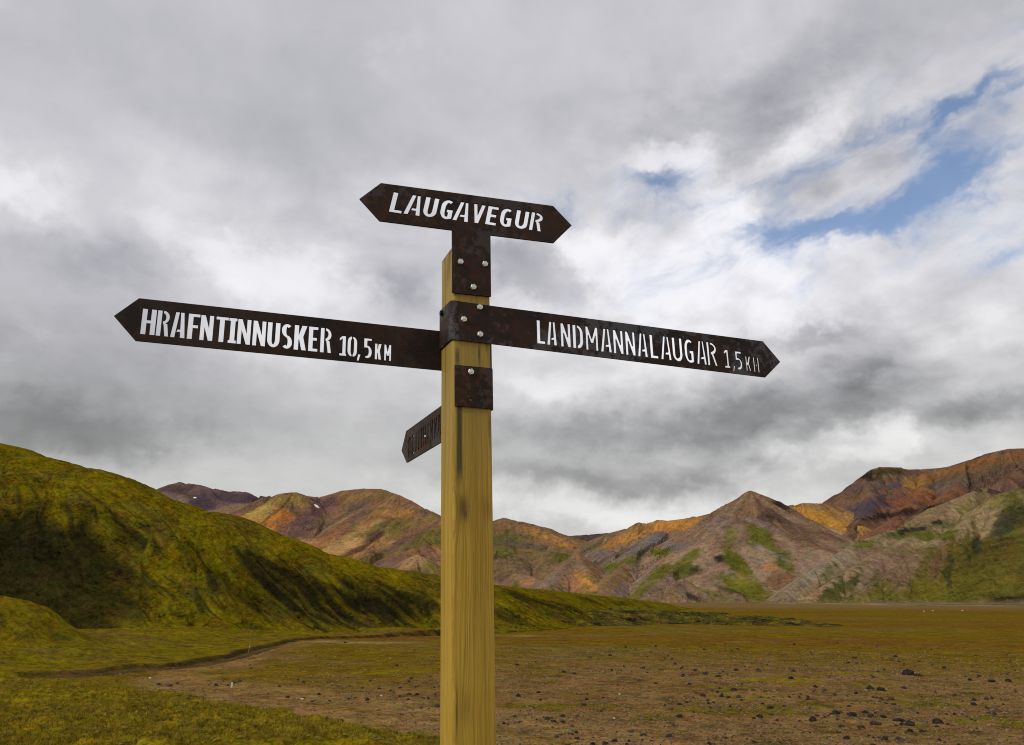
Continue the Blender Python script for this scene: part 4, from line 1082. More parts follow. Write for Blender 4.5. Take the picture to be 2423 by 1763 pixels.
def turf():
    rs = np.random.RandomState(23)
    n = 60000
    az_ = rs.uniform(-.62, .12, n); R = 1 / rs.uniform(1 / 75.0, 1 / 26.5, n)
    X, Y = R * np.sin(az_), R * np.cos(az_)
    Z, q = plain_height(X, Y)
    k = (q['df'] + fbm(X / 1.5, Y / 1.5, 3, 371) > .1) & (fbm(X / 2.2, Y / .9, 3, 372) > rs.uniform(-.5, .3, n))
    X, Y, Z = X[k], Y[k], Z[k]; n = len(X)
    nb = 4
    ang = rs.uniform(0, 6.28, (n, nb)); h = (.05 + .09 * rs.rand(n, 1) ** 1.5) * rs.uniform(.7, 1.2, (n, nb)); w = .012 + .014 * rs.rand(n, nb)
    ox, oy = rs.normal(0, .045, (n, nb)), rs.normal(0, .045, (n, nb))
    lean = rs.uniform(.2, .9, (n, nb)) * h; la = rs.uniform(0, 6.28, (n, nb))
    bx, by = X[:, None] + ox, Y[:, None] + oy; bz = Z[:, None] - .02 + 0 * ox
    V = np.stack([np.stack([bx - w * np.cos(ang), by - w * np.sin(ang), bz], -1), np.stack([bx + w * np.cos(ang), by + w * np.sin(ang), bz], -1),
                  np.stack([bx + lean * np.cos(la), by + lean * np.sin(la), bz + h], -1)], 2).reshape(-1, 3)
    Q = np.arange(len(V)).reshape(-1, 3)
    me = bpy.data.meshes.new('grass'); fill_mesh(me, V, Q)
    v = np.repeat(np.clip(rs.uniform(0, 1, n) * .7 + .5 * (fbm(X / 1.6, Y / .8, 3, 373) + .3), 0, 1), nb * 3)
    at_ = me.attributes.new('tone', 'FLOAT', 'POINT'); at_.data.foreach_set('value', v.astype(np.float32))
    me.materials.append(tone_mat('turf', [(0, (.080, .058, .010)), (.3, (.170, .122, .008)), (.65, (.255, .185, .008)), (1.0, (.38, .27, .020))]))
    o = bpy.data.objects.new('grass', me); COL.objects.link(o)
    tag(o, 'stuff')
turf()

# ================================================================== the signpost
E1 = Vector((0.92934348, 0.36871993, 0.01913929)); E2 = Vector((-0.36857696, 0.92953618, -0.01065445)); UP = Vector((-0.02171918, 0.00284734, 0.99976006))
ORG = Vector((-0.15790618, 2.17075934, CAMZ))
S_, T_ = 0.12, 0.006
post_root = bpy.data.objects.new('signpost', None); COL.objects.link(post_root)
base_pt = ORG + E1 * .06 + E2 * .06 - UP * CAMZ
post_root.matrix_world = Matrix(((E1.x, E2.x, UP.x, base_pt.x), (E1.y, E2.y, UP.y, base_pt.y), (E1.z, E2.z, UP.z, base_pt.z), (0, 0, 0, 1)))
tag(post_root, None, 'square yellowish wooden signpost with four rusty steel arrow signs cut with stencil letters', 'signpost')
def L3(u, w, z): return Vector((u - .06, w - .06, z + CAMZ))       # sign coordinates -> signpost space
def child(name, me, parent, mat=None, label=None):
    o = bpy.data.objects.new(name, me); COL.objects.link(o); o.parent = parent
    if mat: me.materials.append(mat)
    if label: o['label'] = label
    return o

def wood():
    m, t, b = base_mat('pressure_treated_pine')
    oc = t.node('ShaderNodeTexCoord').outputs['Object']
    x, y, z = t.sep(oc)[:3]
    face = t.m('ADD', t.m('MULTIPLY', x, 1.0), t.m('MULTIPLY', y, 0.83))
    # knots bend the grain around them: across, height, strength
    bend = 0.0
    kn_mask = 0.0
    for (kx, kz, rx, rz, amp) in [(-.029, 1.6 + .235, .018, .050, .022), (-.040, 1.6 - .30, .020, .065, .024), (.012, 1.6 - .48, .018, .05, -.012)]:
        ddx = t.m('DIVIDE', t.m('SUBTRACT', x, kx), rx); ddz = t.m('DIVIDE', t.m('SUBTRACT', z, kz), rz)
        r2 = t.m('ADD', t.m('MULTIPLY', ddx, ddx), t.m('MULTIPLY', ddz, ddz))
        g = t.m('POWER', 2.71828, t.m('MULTIPLY', r2, -.5))
        bend = t.m('ADD', bend, t.m('MULTIPLY', t.m('MULTIPLY', g, t.m('DIVIDE', ddx, t.m('ADD', t.m('ABSOLUTE', ddx), .35))), amp))
        kn_mask = t.m('MAXIMUM', kn_mask, g)
    gx = t.m('ADD', face, bend)
    wv = t.noise(t.comb(gx, 0.0, t.m('MULTIPLY', z, .25)), 6, 3, .5)
    gx2 = t.m('ADD', gx, t.m('MULTIPLY', t.m('SUBTRACT', wv, .5), .03))
    rings = t.noise(t.comb(t.m('MULTIPLY', gx2, 170.0), 0.0, t.m('MULTIPLY', z, 2.2)), 1.0, 3, .6)
    wide = t.noise(t.comb(t.m('MULTIPLY', gx2, 40.0), 3.0, t.m('MULTIPLY', z, .8)), 1.0, 3, .55)
    fibre = t.noise(t.comb(t.m('MULTIPLY', gx, 900.0), y, t.m('MULTIPLY', z, 14.0)), 1.0, 2, .6)
    c = t.mix(t.ss(wide, .30, .72), (.37, .225, .018), (.59, .385, .050))
    c = t.mix(t.m('MULTIPLY', t.ss(rings, .46, .62), .62), c, (.27, .150, .014))
    c = t.mix(t.m('MULTIPLY', t.ss(fibre, .45, .75), .35), c, (.72, .50, .13))
    big = t.noise(oc, 5.0, 3, .5)
    c = t.mix(t.m('MULTIPLY', t.ss(big, .5, .78), .5), c, (.44, .235, .018))
    # greenish algae and drip stains below the plates, upper half
    upz = t.ss(z, 1.75, 2.25)
    c = t.mix(t.m('MULTIPLY', upz, .6), c, (.32, .230, .060))
    dn = t.noise(t.comb(t.m('MULTIPLY', face, 46.0), 1.0, t.m('MULTIPLY', z, 2.4)), 1.0, 3, .6)
    st = t.m('MULTIPLY', t.ss(dn, .53, .68), t.ss(z, 1.85, 2.20))
    c = t.mix(t.m('MULTIPLY', st, .72), c, (.050, .040, .014))
    def streak(cx, wdt, z0, z1, k, acc):
        e = t.m('SUBTRACT', 1.0, t.ss(t.m('ABSOLUTE', t.m('SUBTRACT', t.m('ADD', x, t.m('MULTIPLY', t.m('SUBTRACT', dn, .5), .012)), cx)), wdt * .3, wdt))
        zz = t.m('MULTIPLY', t.ss(z, z0, z0 + .08), t.m('SUBTRACT', 1.0, t.ss(z, z1 - .04, z1)))
        return t.m('MAXIMUM', acc, t.m('MULTIPLY', t.m('MULTIPLY', e, zz), k))
    sk = streak(-.040, .012, 1.6 + .28, 1.6 + .56, .85, 0.0)
    sk = streak(-.046, .010, 1.6 + .60, 1.6 + .72, .7, sk)
    sk = streak(.022, .006, 1.6 + .62, 1.6 + .73, .75, sk)
    sk = streak(.052, .006, 1.6 + .40, 1.6 + .53, .5, sk)
    c = t.mix(sk, c, (.030, .026, .012))
    # seasoning crack down the left face
    ck = t.m('SUBTRACT', 1.0, t.ss(t.m('ABSOLUTE', t.m('ADD', t.m('SUBTRACT', y, .012), t.m('MULTIPLY', t.m('SUBTRACT', t.noise(t.comb(0.0, 0.0, t.m('MULTIPLY', z, 3.0)), 1.0, 3), .5), .03))), .0008, .0022))
    ck = t.m('MULTIPLY', t.m('MULTIPLY', ck, t.ss(t.m('MULTIPLY', x, -1.0), .055, .058)), t.ss(z, 1.95, 2.05))
    c = t.mix(ck, c, (.035, .024, .010))
    # knot hearts
    kh = 0.0
    for (kx, kz, rx, rz, k) in [(-.030, 1.6 + .240, .012, .030, .85), (-.024, 1.6 + .225, .006, .018, .9), (-.026, 1.6 - .27, .014, .034, .32), (-.049, 1.6 - .28, .0022, .045, .85), (.010, 1.6 - .48, .014, .03, .3), (.040, 1.6 + .24, .014, .03, .35), (-.045, 1.6 + .25, .006, .05, .4)]:
        ddx = t.m('DIVIDE', t.m('SUBTRACT', t.m('ADD', x, t.m('MULTIPLY', t.m('SUBTRACT', rings, .5), .008)), kx), rx); ddz = t.m('DIVIDE', t.m('SUBTRACT', z, kz), rz)
        r2 = t.m('ADD', t.m('MULTIPLY', ddx, ddx), t.m('MULTIPLY', ddz, ddz))
        kh = t.m('MAXIMUM', kh, t.m('MULTIPLY', t.m('POWER', 2.71828, t.m('MULTIPLY', r2, -.6)), k))
    c = t.mix(kh, c, (.090, .048, .014))
    t.l.new(c, b.inputs['Base Color'])
    b.inputs['Roughness'].default_value = .62
    b.inputs['Specular IOR Level'].default_value = .3
    n = bump(t, b, rings, .0012, .5)
    bump(t, b, fibre, .0006, .5, n)
    return m
def post():
    bm = bmesh.new()
    h0, h1 = -.35, CAMZ + 1.026
    r = .0102
    prof = []
    for (cx, cy, a0) in ((.06 - r, .06 - r, 0), (-.06 + r, .06 - r, 90), (-.06 + r, -.06 + r, 180), (.06 - r, -.06 + r, 270)):
        for k in range(6):
            a = math.radians(a0 + 90 * k / 5)
            prof.append((cx + r * math.cos(a), cy + r * math.sin(a)))
    zs = [h0] + [h0 + (h1 - .003 - h0) * k / 40 for k in range(1, 41)] + [h1]
    rings = []
    rn = random.Random(2)
    for i, z in enumerate(zs):
        f = .975 if i == len(zs) - 1 else 1.0
        rings.append([bm.verts.new((x * f, y * f, z)) for x, y in prof])
    n = len(prof)
    for a, b_ in zip(rings[:-1], rings[1:]):
        for k in range(n):
            bm.faces.new((a[k], a[(k + 1) % n], b_[(k + 1) % n], b_[k]))
    bm.faces.new(rings[-1]); bm.faces.new(list(reversed(rings[0])))
    me = bpy.data.meshes.new('post'); bm.to_mesh(me); bm.free()
    me.polygons.foreach_set('use_smooth', [True] * len(me.polygons))
    me.set_sharp_from_angle(angle=math.radians(35))
    child('post', me, post_root, wood())
    # seasoning check: a thin open crack down the left face, and a sliver lifting by the lower knot
    return
post()

def rust(name, rustiness, scale_k):
    m, t, b = base_mat(name)
    oc = t.node('ShaderNodeTexCoord').outputs['Object']
    a = t.noise(oc, 9, 5, .6); c2 = t.noise(oc, 55, 5, .65); c3 = t.noise(oc, 260, 3, .6)
    c = t.mix(t.ss(t.m('ADD', a, t.m('MULTIPLY', t.m('SUBTRACT', c2, .5), .5)), .36, .66), (.013, .0095, .008), (.040, .019, .011))
    c = t.mix(t.m('MULTIPLY', t.ss(c3, .5, .75), .5), c, (.075, .031, .015))
    mill = t.ss(t.m('ADD', t.noise(t.v('ADD', oc, (3.1, 7.7, 1.3)), 7, 3, .55), t.m('MULTIPLY', t.m('SUBTRACT', c2, .5), .75)), .47, .58)
    mill = t.m('MULTIPLY', mill, scale_k)
    c = t.mix(mill, c, (.085, .090, .105))
    c = t.mix(t.m('MULTIPLY', rustiness, t.ss(c2, .40, .75)), c, (.115, .040, .014))
    t.l.new(c, b.inputs['Base Color'])
    b.inputs['Metallic'].default_value = .15
    t.put(b.inputs['Roughness'], t.lin(c2, .3, .7, .55, .85))
    b.inputs['Specular IOR Level'].default_value = .28
    bump(t, b, c2, .0008, .6)
    return m
R_TOP, R_LAND, R_HRAF, R_LOW = rust('rusty_steel_top', .42, .40), rust('rusty_steel_scaled', .30, .85), rust('rusty_steel_dark', .12, .10), rust('rusty_steel_low', .75, .45)

def zinc():
    m, t, b = base_mat('galvanised_bolt')
    oc = t.node('ShaderNodeTexCoord').outputs['Object']
    c = t.mix(t.noise(oc, 160, 3, .6), (.62, .60, .56), (.86, .84, .80))
    t.l.new(c, b.inputs['Base Color'])
    b.inputs['Metallic'].default_value = .35
    b.inputs['Roughness'].default_value = .42
    b.inputs['Specular IOR Level'].default_value = .5
    bump(t, b, t.noise(oc, 300, 2), .0006, .5)
    return m
M_ZINC = zinc()
def bolt_mesh():
    bm = bmesh.new()
    R = .0094
    def ring(r, z, n=6, off=0):
        return [bm.verts.new((r * math.cos(2 * math.pi * k / n + off), r * math.sin(2 * math.pi * k / n + off), z)) for k in range(n)]
    r0, r1, r2 = ring(R, .0), ring(R, .0060), ring(R * .86, .0074)
    dish, boss = ring(R * .62, .0068), ring(R * .30, .0076)
    for a, b_ in ((r0, r1), (r1, r2), (r2, dish), (dish, boss)):
        for k in range(6):
            bm.faces.new((a[k], a[(k + 1) % 6], b_[(k + 1) % 6], b_[k]))
    bm.faces.new(boss); bm.faces.new(list(reversed(r0)))
    me = bpy.data.meshes.new('bolt'); bm.to_mesh(me); bm.free()
    me.materials.append(M_ZINC)
    return me
BOLT = bolt_mesh()
M_OLDB = base_mat('blackened_bolt')[0]
M_OLDB.node_tree.nodes['Principled BSDF'].inputs['Base Color'].default_value = (.012, .012, .016, 1)

# ---- stencil letters: each a set of strokes (polygons) in a box w wide and 1 high, t = stroke width
def arc_band(cx, cy, rx, ry, a0, a1, tx, ty, n=12):
    out, inn = [], []
    for k in range(n + 1):
        a = math.radians(a0 + (a1 - a0) * k / n)
        out.append((cx + rx * math.cos(a), cy + ry * math.sin(a))); inn.append((cx + (rx - tx) * math.cos(a), cy + (ry - ty) * math.sin(a)))
    return out + inn[::-1]
def rect(x0, y0, x1, y1): return [(x0, y0), (x1, y0), (x1, y1), (x0, y1)]
def diag(x0, y0, x1, y1, tx): return [(x0, y0), (x0 + tx, y0), (x1 + tx, y1), (x1, y1)]
def glyph(ch, w, t, hb):
    """hb: thickness of horizontal strokes"""
    g = t * .30
    if ch == 'L': return [rect(0, 0, t, 1), rect(0, 0, w, hb)]
    if ch == 'A':
        ap = w * .56; gs = max(g * .9, .035)
        return [[(0, 0), (t * .86, 0), (ap - gs * .45, 1), (ap - gs * .45 - t * .74, 1)], [(w - t * .92, 0), (w, 0), (ap + gs * .55 + t * .66, 1), (ap + gs * .55, 1)],
                [(w * .40, .22), (w * .86, .22), (w * .82, .22 + hb * .85), (w * .47, .22 + hb * .85)]]
    if ch == 'U':
        r = w / 2
        return [rect(0, .30, t, 1), rect(w - t, .30, w, 1), arc_band(r, .31, r, .31, 180, 360, t, hb * 1.05)]
    if ch == 'G':
        r = w * .56
        return [arc_band(r, .62, r, .38, 52, 180, t, hb), rect(0, .38, t, .62), arc_band(r, .38, r, .38, 180, 285, t, hb), rect(w - t, .06, w, .52), rect(w * .52, .52 - hb, w, .52), [(w * .6, .0), (w, .06), (w, .16), (w * .6, hb)]]
    if ch == 'V': t *= .82; return [diag(0, 1, w / 2 - t * .5, 0, t), diag(w - t, 1, w / 2 - t * .5, 0, t)]
    if ch == 'E': return [rect(0, 0, t, 1), rect(0, 0, w, hb), rect(0, 1 - hb, w, 1), rect(0, .5 - hb / 2, w * .9, .5 + hb / 2)]
    if ch == 'F': return [rect(0, 0, t, 1), rect(0, 1 - hb, w, 1), rect(0, .5 - hb / 2, w * .88, .5 + hb / 2)]
    if ch in 'RD':
        x0 = t + g
        if ch == 'D':
            return [rect(0, 0, t, 1), arc_band(x0, .66, w - x0, .34, 0, 90, t, hb), arc_band(x0, .34, w - x0, .34, 270, 360, t, hb), rect(w - t, .34, w, .66)]
        x0 -= t * .12; tb = min(t * .84, (w - x0) * .52)
        return [rect(0, 0, t * .88, 1), arc_band(x0, .735, (w - x0) * .96, .265, -90, 90, tb, hb * .9), diag(w - tb * 1.1, 0, x0 + (w - x0) * .10, .50, tb * 1.1)]
    if ch == 'N': t *= .84; return [rect(0, 0, t, 1), rect(w - t, 0, w, 1), diag(0, 1, w - t * 1.05, 0, t * 1.05)]
    if ch == 'M': t *= .76; return [rect(0, 0, t, 1), rect(w - t, 0, w, 1), diag(0, 1, w / 2 - t * .5, .30, t), diag(w - t, 1, w / 2 - t * .5, .30, t)]
    if ch == 'H': return [rect(0, 0, t, 1), rect(w - t, 0, w, 1), rect(0, .5 - hb / 2, w, .5 + hb / 2)]
    if ch == 'T': return [rect(w / 2 - t / 2, 0, w / 2 + t / 2, 1), rect(0, 1 - hb, w, 1)]
    if ch == 'I': return [rect(w / 2 - t / 2, 0, w / 2 + t / 2, 1), rect(0, 1 - hb, w, 1), rect(0, 0, w, hb)]
    if ch == 'K': return [rect(0, 0, t, 1), diag(t * .7, .42, w - t * 1.1, 1, t * 1.1), diag(w - t * 1.15, 0, t * .95, .54, t * 1.1)]
    if ch == 'S':
        r = w / 2
        return [arc_band(r, .74, r, .26, 40, 180, t, hb), arc_band(r, .74, r, .26 + hb * .2, 180, 270, t, hb), arc_band(r, .26, r, .26 + hb * .2, 0, 90, t, hb), arc_band(r, .26, r, .26, 220, 360, t, hb), rect(r * .92, .26 + .26 - hb * .8, r * 1.08, .26 + .26 + hb * .2)]
    if ch == '1': return [rect(w * .42, 0, w * .42 + t, 1), rect(0, 0, w, hb), [(0, .74), (w * .42, .86), (w * .42, 1.0), (0, .86)]]
    if ch == '0':
        r = w / 2; gp = g * .5
        return [arc_band(r - gp, .70, r - gp, .30, 90, 180, t, hb), rect(0, .30, t, .70), arc_band(r - gp, .30, r - gp, .30, 180, 270, t, hb), arc_band(r + gp, .70, r - gp, .30, 0, 90, t, hb), rect(w - t, .30, w, .70), arc_band(r + gp, .30, r - gp, .30, 270, 360, t, hb)]
    if ch == '5': return [rect(w * .04, 1 - hb, w * .96, 1), rect(w * .04, .52, w * .04 + t, 1), arc_band(w * .42, .325, w * .58, .325, -115, 112, t, hb)]
    if ch == ',': return [[(0, 0), (w * .5, 0), (w, 1), (w * .35, 1)]]
    if ch == 'M_': return [rect(0, 0, t, 1), rect(w - t, 0, w, 1), [(t * 1.6, .72), (t * 2.3, 1), (t * 2.3, .55)], [(w / 2 - t * .6, .52), (w / 2 + t * .6, .52), (w / 2, .26)]]
    return []

def inside(p, poly):
    x, y = p; c = False; n = len(poly); j = n - 1
    for i in range(n):
        xi, yi = poly[i]; xj, yj = poly[j]
        if (yi > y) != (yj > y) and x < (xj - xi) * (y - yi) / (yj - yi) + xi: c = not c
        j = i
    return c

def plate_mesh(name, outline, holes, fold=None, cuts=()):
    """flat sheet with cut-outs, then folded along `fold` and given its thickness"""
    V, Eg = [], []
    def loop(poly):
        k = len(V); n = len(poly)
        V.extend(Vector(p) for p in poly); Eg.extend((k + i, k + (i + 1) % n) for i in range(n))
    loop(outline)
    for h in holes: loop(h)
    for (q, z0, z1) in cuts:
        k = len(V); V.extend((Vector((q, z0)), Vector((q, z1)))); Eg.append((k, k + 1))
    vs, es, fs, *_ = delaunay_2d_cdt(V, Eg, [], 0, 1e-7)
    boxes = [(min(p[0] for p in h), max(p[0] for p in h), min(p[1] for p in h), max(p[1] for p in h)) for h in holes]
    bm = bmesh.new()
    path = fold or (lambda q: ((q, -T_ / 2), (0.0, -1.0)))
    fr, bk = [], []
    for v in vs:
        (pu, pw), (nu, nw) = path(v.x)
        fr.append(bm.verts.new(L3(pu + nu * T_ / 2, pw + nw * T_ / 2, v.y))); bk.append(bm.verts.new(L3(pu - nu * T_ / 2, pw - nw * T_ / 2, v.y)))
    cnt = {}
    keep = []
    for f in fs:
        c = sum((vs[i] for i in f), Vector((0, 0))) / len(f)
        if not inside(c, outline): continue
        if any(b[0] <= c.x <= b[1] and b[2] <= c.y <= b[3] and inside(c, h) for h, b in zip(holes, boxes)): continue
        a = sum(vs[f[i]].x * vs[f[(i + 1) % len(f)]].y - vs[f[(i + 1) % len(f)]].x * vs[f[i]].y for i in range(len(f)))
        if abs(a) < 1e-12: continue
        f = list(f) if a > 0 else list(reversed(f))
        keep.append(f)
        for i in range(len(f)):
            cnt[(f[i], f[(i + 1) % len(f)])] = 1
    for f in keep:
        bm.faces.new([fr[i] for i in f]); bm.faces.new([bk[i] for i in reversed(f)])
    for (a, b_) in cnt:
        if (b_, a) not in cnt:
            bm.faces.new((fr[a], bk[a], bk[b_], fr[b_]))
    bmesh.ops.delete(bm, geom=[v for v in bm.verts if not v.link_faces], context='VERTS')
    bmesh.ops.recalc_face_normals(bm, faces=bm.faces)
    me = bpy.data.meshes.new(name); bm.to_mesh(me); bm.free()
    me.polygons.foreach_set('use_smooth', [True] * len(me.polygons))
    me.set_sharp_from_angle(angle=math.radians(25))
    return me
def text_holes(rows, stroke, slant=0.0):
    out = []
    for (ch, u0, u1, z0, z1) in rows:
        h = z1 - z0
        key = ch
        c = ch[0] if ch != 'M_' else 'M_'
        w = u1 - u0 - slant * h * (0 if slant == 0 else 0.0)
        small = h < .056
        t = stroke * (.78 if c in '10,5' else 1.0) * (.62 if small else 1.0)
        for poly in glyph(c, w / h, t / h, t * .80 / h):
            out.append([(u0 + x * h + slant * y * h, z0 + y * h) for x, y in poly])
    return out
def bolts(parent, spots, frame, mat=None):
    for (u, w, z) in spots:
        o = bpy.data.objects.new('bolt', BOLT if mat is None else mat); COL.objects.link(o); o.parent = parent
        nrm = Vector(frame).normalized()
        o.matrix_local = Matrix.Translation(L3(u, w, z)) @ nrm.to_track_quat('Z', 'Y').to_matrix().to_4x4() @ Matrix.Rotation(rnd.uniform(0, 1), 4, 'Z')

# LAUGAVEGUR: T-shaped plate standing on top of the post
lau = [('L', -0.1984, -0.1613, 1.1047, 1.1738), ('A', -0.1545, -0.1048, 1.1062, 1.1750), ('U', -0.0978, -0.0560, 1.1081, 1.1766), ('G', -0.0451, -0.0065, 1.1099, 1.1780), ('A', -0.0018, 0.0485, 1.1114, 1.1792), ('V', 0.0557, 0.0949, 1.1133, 1.1808), ('E', 0.1040, 0.1393, 1.1150, 1.1821), ('G', 0.1493, 0.1885, 1.1165, 1.1834), ('U', 0.2005, 0.2442, 1.1183, 1.1848), ('R', 0.2518, 0.2946, 1.1200, 1.1862)]
me = plate_mesh('arrow_sign', [(-.286, 1.1311), (-.2249, 1.0698), (-.0029, 1.0766), (-.0024, .8724), (.1200, .8754), (.1212, 1.0799), (.3373, 1.0873), (.4039, 1.1595), (.3399, 1.2189), (-.2247, 1.1942)], text_holes(lau, .0142, .20))
s1 = child('arrow_sign', me, post_root, R_TOP, 'double pointed rusty arrow sign reading LAUGAVEGUR, on top of the post')
bolts(s1, [(.0227, -T_, .9744), (.1009, -T_, .9784), (.0630, -T_, .8978)], (0, -1, 0))

# LANDMANNALAUGAR 1,5 KM: plate wrapped round the near left corner of the post
lan = [('L', 0.2684, 0.2965, 0.7420, 0.8182), ('A', 0.3019, 0.3360, 0.7413, 0.8178), ('N', 0.3489, 0.3834, 0.7403, 0.8173), ('D', 0.3901, 0.4269, 0.7395, 0.8168), ('M', 0.4354, 0.4792, 0.7385, 0.8163), ('A', 0.4872, 0.5274, 0.7374, 0.8158), ('N', 0.5331, 0.5697, 0.7364, 0.8152), ('N', 0.5772, 0.6136, 0.7355, 0.8148), ('A', 0.6207, 0.6588, 0.7346, 0.8143), ('L', 0.6678, 0.6982, 0.7336, 0.8138), ('A', 0.7067, 0.7484, 0.7328, 0.8133), ('U', 0.7524, 0.7920, 0.7318, 0.8128), ('G', 0.7993, 0.8355, 0.7308, 0.8123), ('A', 0.8449, 0.8850, 0.7299, 0.8118), ('R', 0.8878, 0.9283, 0.7290, 0.8113),
       ('1', 0.9552, 0.9790, 0.7265, 0.7911), (',', 0.9870, 0.9985, 0.7155, 0.7370), ('5', 1.0005, 1.0297, 0.7245, 0.7895), ('K', 1.0425, 1.0650, 0.7237, 0.7756), ('M_', 1.0743, 1.0990, 0.7217, 0.7751)]
RB = .012
def fold_left(q):
    L = RB * math.pi / 2; c = -T_ / 2 + RB
    if q >= c: return (q, -T_ / 2), (0, -1)
    if q >= c - L:
        a = (c - q) / RB
        return (c - RB * math.sin(a), c - RB * math.cos(a)), (-math.sin(a), -math.cos(a))
    return (-T_ / 2, c + (c - L - q)), (-1, 0)
qc = -T_ / 2 + RB; qe = qc - RB * math.pi / 2
qend = qe - (.114 - qc)
me = plate_mesh('arrow_sign', [(qend, .856), (qend, .731), (qe, .729), (qc, .7265), (.121, .7250), (1.1179, .7064), (1.1894, .7677), (1.1238, .8365), (.121, .8455), (qc, .8480), (qe, .8500)], text_holes(lan, .0120), fold_left,
                [(qe + (qc - qe) * k / 8, .6, 1.0) for k in range(9)])
s2 = child('arrow_sign', me, post_root, R_LAND, 'longest rusty arrow sign, pointing right, reading LANDMANNALAUGAR 1,5 KM')
bolts(s2, [(.0828, -T_, .8356), (.0325, -T_, .7915), (.0829, -T_, .7498)], (0, -1, 0))
ob = BOLT.copy(); ob.materials[0] = M_OLDB
bolts(s2, [(-T_, .0842, .8387)], (-1, 0, 0), ob)

# HRAFNTINNUSKER 10,5 KM: plate on the back of the post
hra = [('H', -0.8333, -0.7985, 0.6952, 0.7690), ('R', -0.7955, -0.7647, 0.6948, 0.7688), ('A', -0.7600, -0.7239, 0.6944, 0.7686), ('F', -0.7180, -0.6889, 0.6940, 0.7684), ('N', -0.6861, -0.6533, 0.6937, 0.7682), ('T', -0.6465, -0.6150, 0.6933, 0.7680), ('I', -0.6130, -0.5920, 0.6929, 0.7678), ('N', -0.5892, -0.5544, 0.6927, 0.7676), ('N', -0.5483, -0.5139, 0.6923, 0.7674), ('U', -0.5092, -0.4752, 0.6919, 0.7672), ('S', -0.4704, -0.4406, 0.6915, 0.7669), ('K', -0.4354, -0.4001, 0.6911, 0.7667), ('E', -0.3952, -0.3689, 0.6907, 0.7665), ('R', -0.3617, -0.3298, 0.6903, 0.7663),
       ('1', -0.3064, -0.2861, 0.6861, 0.7476), ('0', -0.2831, -0.2549, 0.6858, 0.7486), (',', -0.2550, -0.2441, 0.6752, 0.6958), ('5', -0.2356, -0.2109, 0.6852, 0.7474), ('K', -0.2023, -0.1823, 0.6842, 0.7341), ('M', -0.1742, -0.1531, 0.6832, 0.7339)]
def flat_back(q): return (q, S_ + T_ / 2), (0, -1)
me = plate_mesh('arrow_sign', [(-.9003, .7385), (-.8422, .6752), (.0, .6676), (.1660, .6700), (.1660, .7930), (0, .7936), (-.8455, .7955)], text_holes(hra, .0124), flat_back)
s3 = child('arrow_sign', me, post_root, R_HRAF, 'dark steel arrow sign pointing left, reading HRAFNTINNUSKER 10,5 KM')

# LANDMANNAHELLIR: low plate folded round the right corner and running away behind the post, so its letters read backwards from here
x0s = {'R': (.943, .980), 'I': (.890, .918), 'L2': (.849, .870), 'L1': (.808, .829), 'E': (.767, .788), 'H': (.715, .756), 'A2': (.664, .703), 'N2': (.620, .652), 'N1': (.572, .605), 'A1': (.520, .560), 'M': (.455, .505), 'D': (.405, .440), 'N0': (.355, .390), 'A0': (.300, .342), 'L0': (.262, .288)}
low = [(k, a, b_, .5555, .6325) for k, (a, b_) in x0s.items()]
def fold_right(q):                       # q runs along the front face to the right corner, then back along the right face
    c = S_ + T_ / 2 - RB; L = RB * math.pi / 2
    if q <= c: return (q, -T_ / 2), (0, -1)
    if q <= c + L:
        a = (q - c) / RB
        return (c + RB * math.sin(a), -T_ / 2 + RB - RB * math.cos(a)), (math.sin(a), -math.cos(a))
    return (S_ + T_ / 2, -T_ / 2 + RB + (q - c - L)), (1, 0)
c0 = S_ + T_ / 2 - RB; c1 = c0 + RB * math.pi / 2
dq = c1 - (-T_ / 2 + RB)                 # q = w + dq on the right face
hole = [(.0530 + .0055 * math.cos(a * math.pi / 6), .5500 + .0055 * math.sin(a * math.pi / 6)) for a in range(12)]
lh = text_holes([(k[0], a + dq, b_ + dq, z0, z1) for (k, a, b_, z0, z1) in low], .0115)
me = plate_mesh('arrow_sign', [(.0055, .6494), (.0060, .5275), (c0, .5261), (c1, .5262), (.51 + dq, .5285), (1.0005 + dq, .5365), (1.0898 + dq, .6019), (1.0168 + dq, .6701), (.51 + dq, .6589), (c1, .6495), (c0, .6490)], [hole] + lh, fold_right,
                [(c0 + (c1 - c0) * k / 8, .4, .8) for k in range(9)])
s4 = child('arrow_sign', me, post_root, R_LOW, 'lowest rusty arrow sign, pointing away behind the post, its letters LANDMANNAHELLIR seen from the back')
bolts(s4, [(.0533, -T_, .6316)], (0, -1, 0))

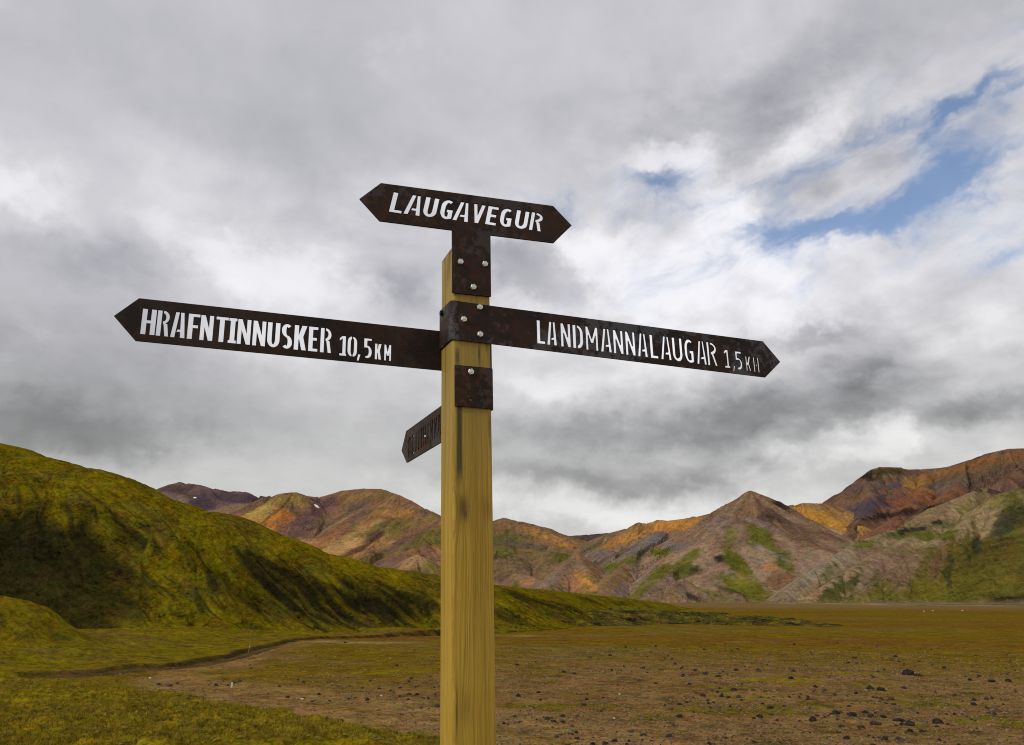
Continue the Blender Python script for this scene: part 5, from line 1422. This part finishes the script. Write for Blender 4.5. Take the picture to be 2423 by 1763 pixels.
# ================================================================== trail markers and snow
def marker(px, py, h_px, wm, label, lean=0.0):
    g = G(px, py)
    for _ in range(3):
        z = zat(*g); g = G(px, py, z)
    d = math.hypot(*g); h = h_px / 1928.0 * d
    root = bpy.data.objects.new('trail_marker', None); COL.objects.link(root); root.location = (g[0], g[1], z); root.rotation_euler = (0, lean, .4)
    tag(root, None, label, 'trail marker', 'wooden stakes marking the trail')
    for nm, z0, z1, mt, w in (('stake', -.15, h * .72, M_STAKE, wm), ('painted_top', h * .72, h, M_WHITE, wm * 1.04)):
        bm = bmesh.new()
        ps = [(-w, -w), (w, -w), (w, w), (-w, w)]
        lo = [bm.verts.new((a / 2, b_ / 2, z0)) for a, b_ in ps]; k = .9
        mid = [bm.verts.new((a / 2, b_ / 2, z1 - .01)) for a, b_ in ps]; hi = [bm.verts.new((a / 2 * k, b_ / 2 * k, z1)) for a, b_ in ps]
        for A_, B_ in ((lo, mid), (mid, hi)):
            for i in range(4): bm.faces.new((A_[i], A_[(i + 1) % 4], B_[(i + 1) % 4], B_[i]))
        bm.faces.new(hi); bm.faces.new(lo[::-1])
        me = bpy.data.meshes.new(nm); bm.to_mesh(me); bm.free()
        child(nm, me, root, mt)
M_STAKE, _t, _b = base_mat('stake_wood')
_t.l.new(_t.mix(_t.noise(_t.node('ShaderNodeTexCoord').outputs['Object'], 12, 3), (.26, .17, .06), (.40, .28, .12)), _b.inputs['Base Color'])
M_WHITE, _t, _b = base_mat('white_paint')
_t.l.new(_t.mix(_t.noise(_t.node('ShaderNodeTexCoord').outputs['Object'], 20, 3), (.62, .60, .54), (.82, .80, .74)), _b.inputs['Base Color'])
marker(545, 1660, 39, .06, 'white topped wooden stake beside the bare trail, left of the post')
marker(588, 1541, 12, .04, 'thin distant stake on the grass above the stream bank', .18)

def snow(px, py, Y, wpx, hpx, label):
    m, t, b = base_mat('old_snow')
    t.l.new(t.mix(t.noise(t.node('ShaderNodeTexCoord').outputs['Object'], 3, 3), (.70, .72, .75), (.85, .86, .88)), b.inputs['Base Color'])
    bm = bmesh.new()
    bmesh.ops.create_icosphere(bm, subdivisions=3, radius=1)
    for v in bm.verts:
        v.co *= 1 + .16 * math.sin(3 * v.co.x + px) * math.cos(2.3 * v.co.z)
    me = bpy.data.meshes.new('snow_patch'); bm.to_mesh(me); bm.free(); me.materials.append(m)
    o = bpy.data.objects.new('snow_patch', me); COL.objects.link(o)
    # find the slope along that line of sight
    deps = bpy.context.evaluated_depsgraph_get()
    d = Vector(ray(px, py)).normalized()
    hit, loc, nrm, *_r = SC.ray_cast(deps, Vector((0, 0, CAMZ)) + d * 500, d, distance=5000)
    if not hit: loc, nrm = Vector(at(px, py, Y)), Vector((0, -.6, .8))
    u = loc.length / 1928.0
    o.matrix_world = Matrix.Translation(loc) @ nrm.to_track_quat('Y', 'Z').to_matrix().to_4x4() @ Matrix.Diagonal((wpx * u / 2, 2.0, hpx * u / 2 * 1.3, 1))
    tag(o, None, label, 'snow patch', 'last snow patches on the far mountains')
bpy.context.view_layer.update()
snow(461, 1178, 2750, 8, 7, 'small round snow patch high on the far purple mountain')
snow(750, 1199, 1850, 9, 17, 'upright snow patch in the gully of the ochre mountain')
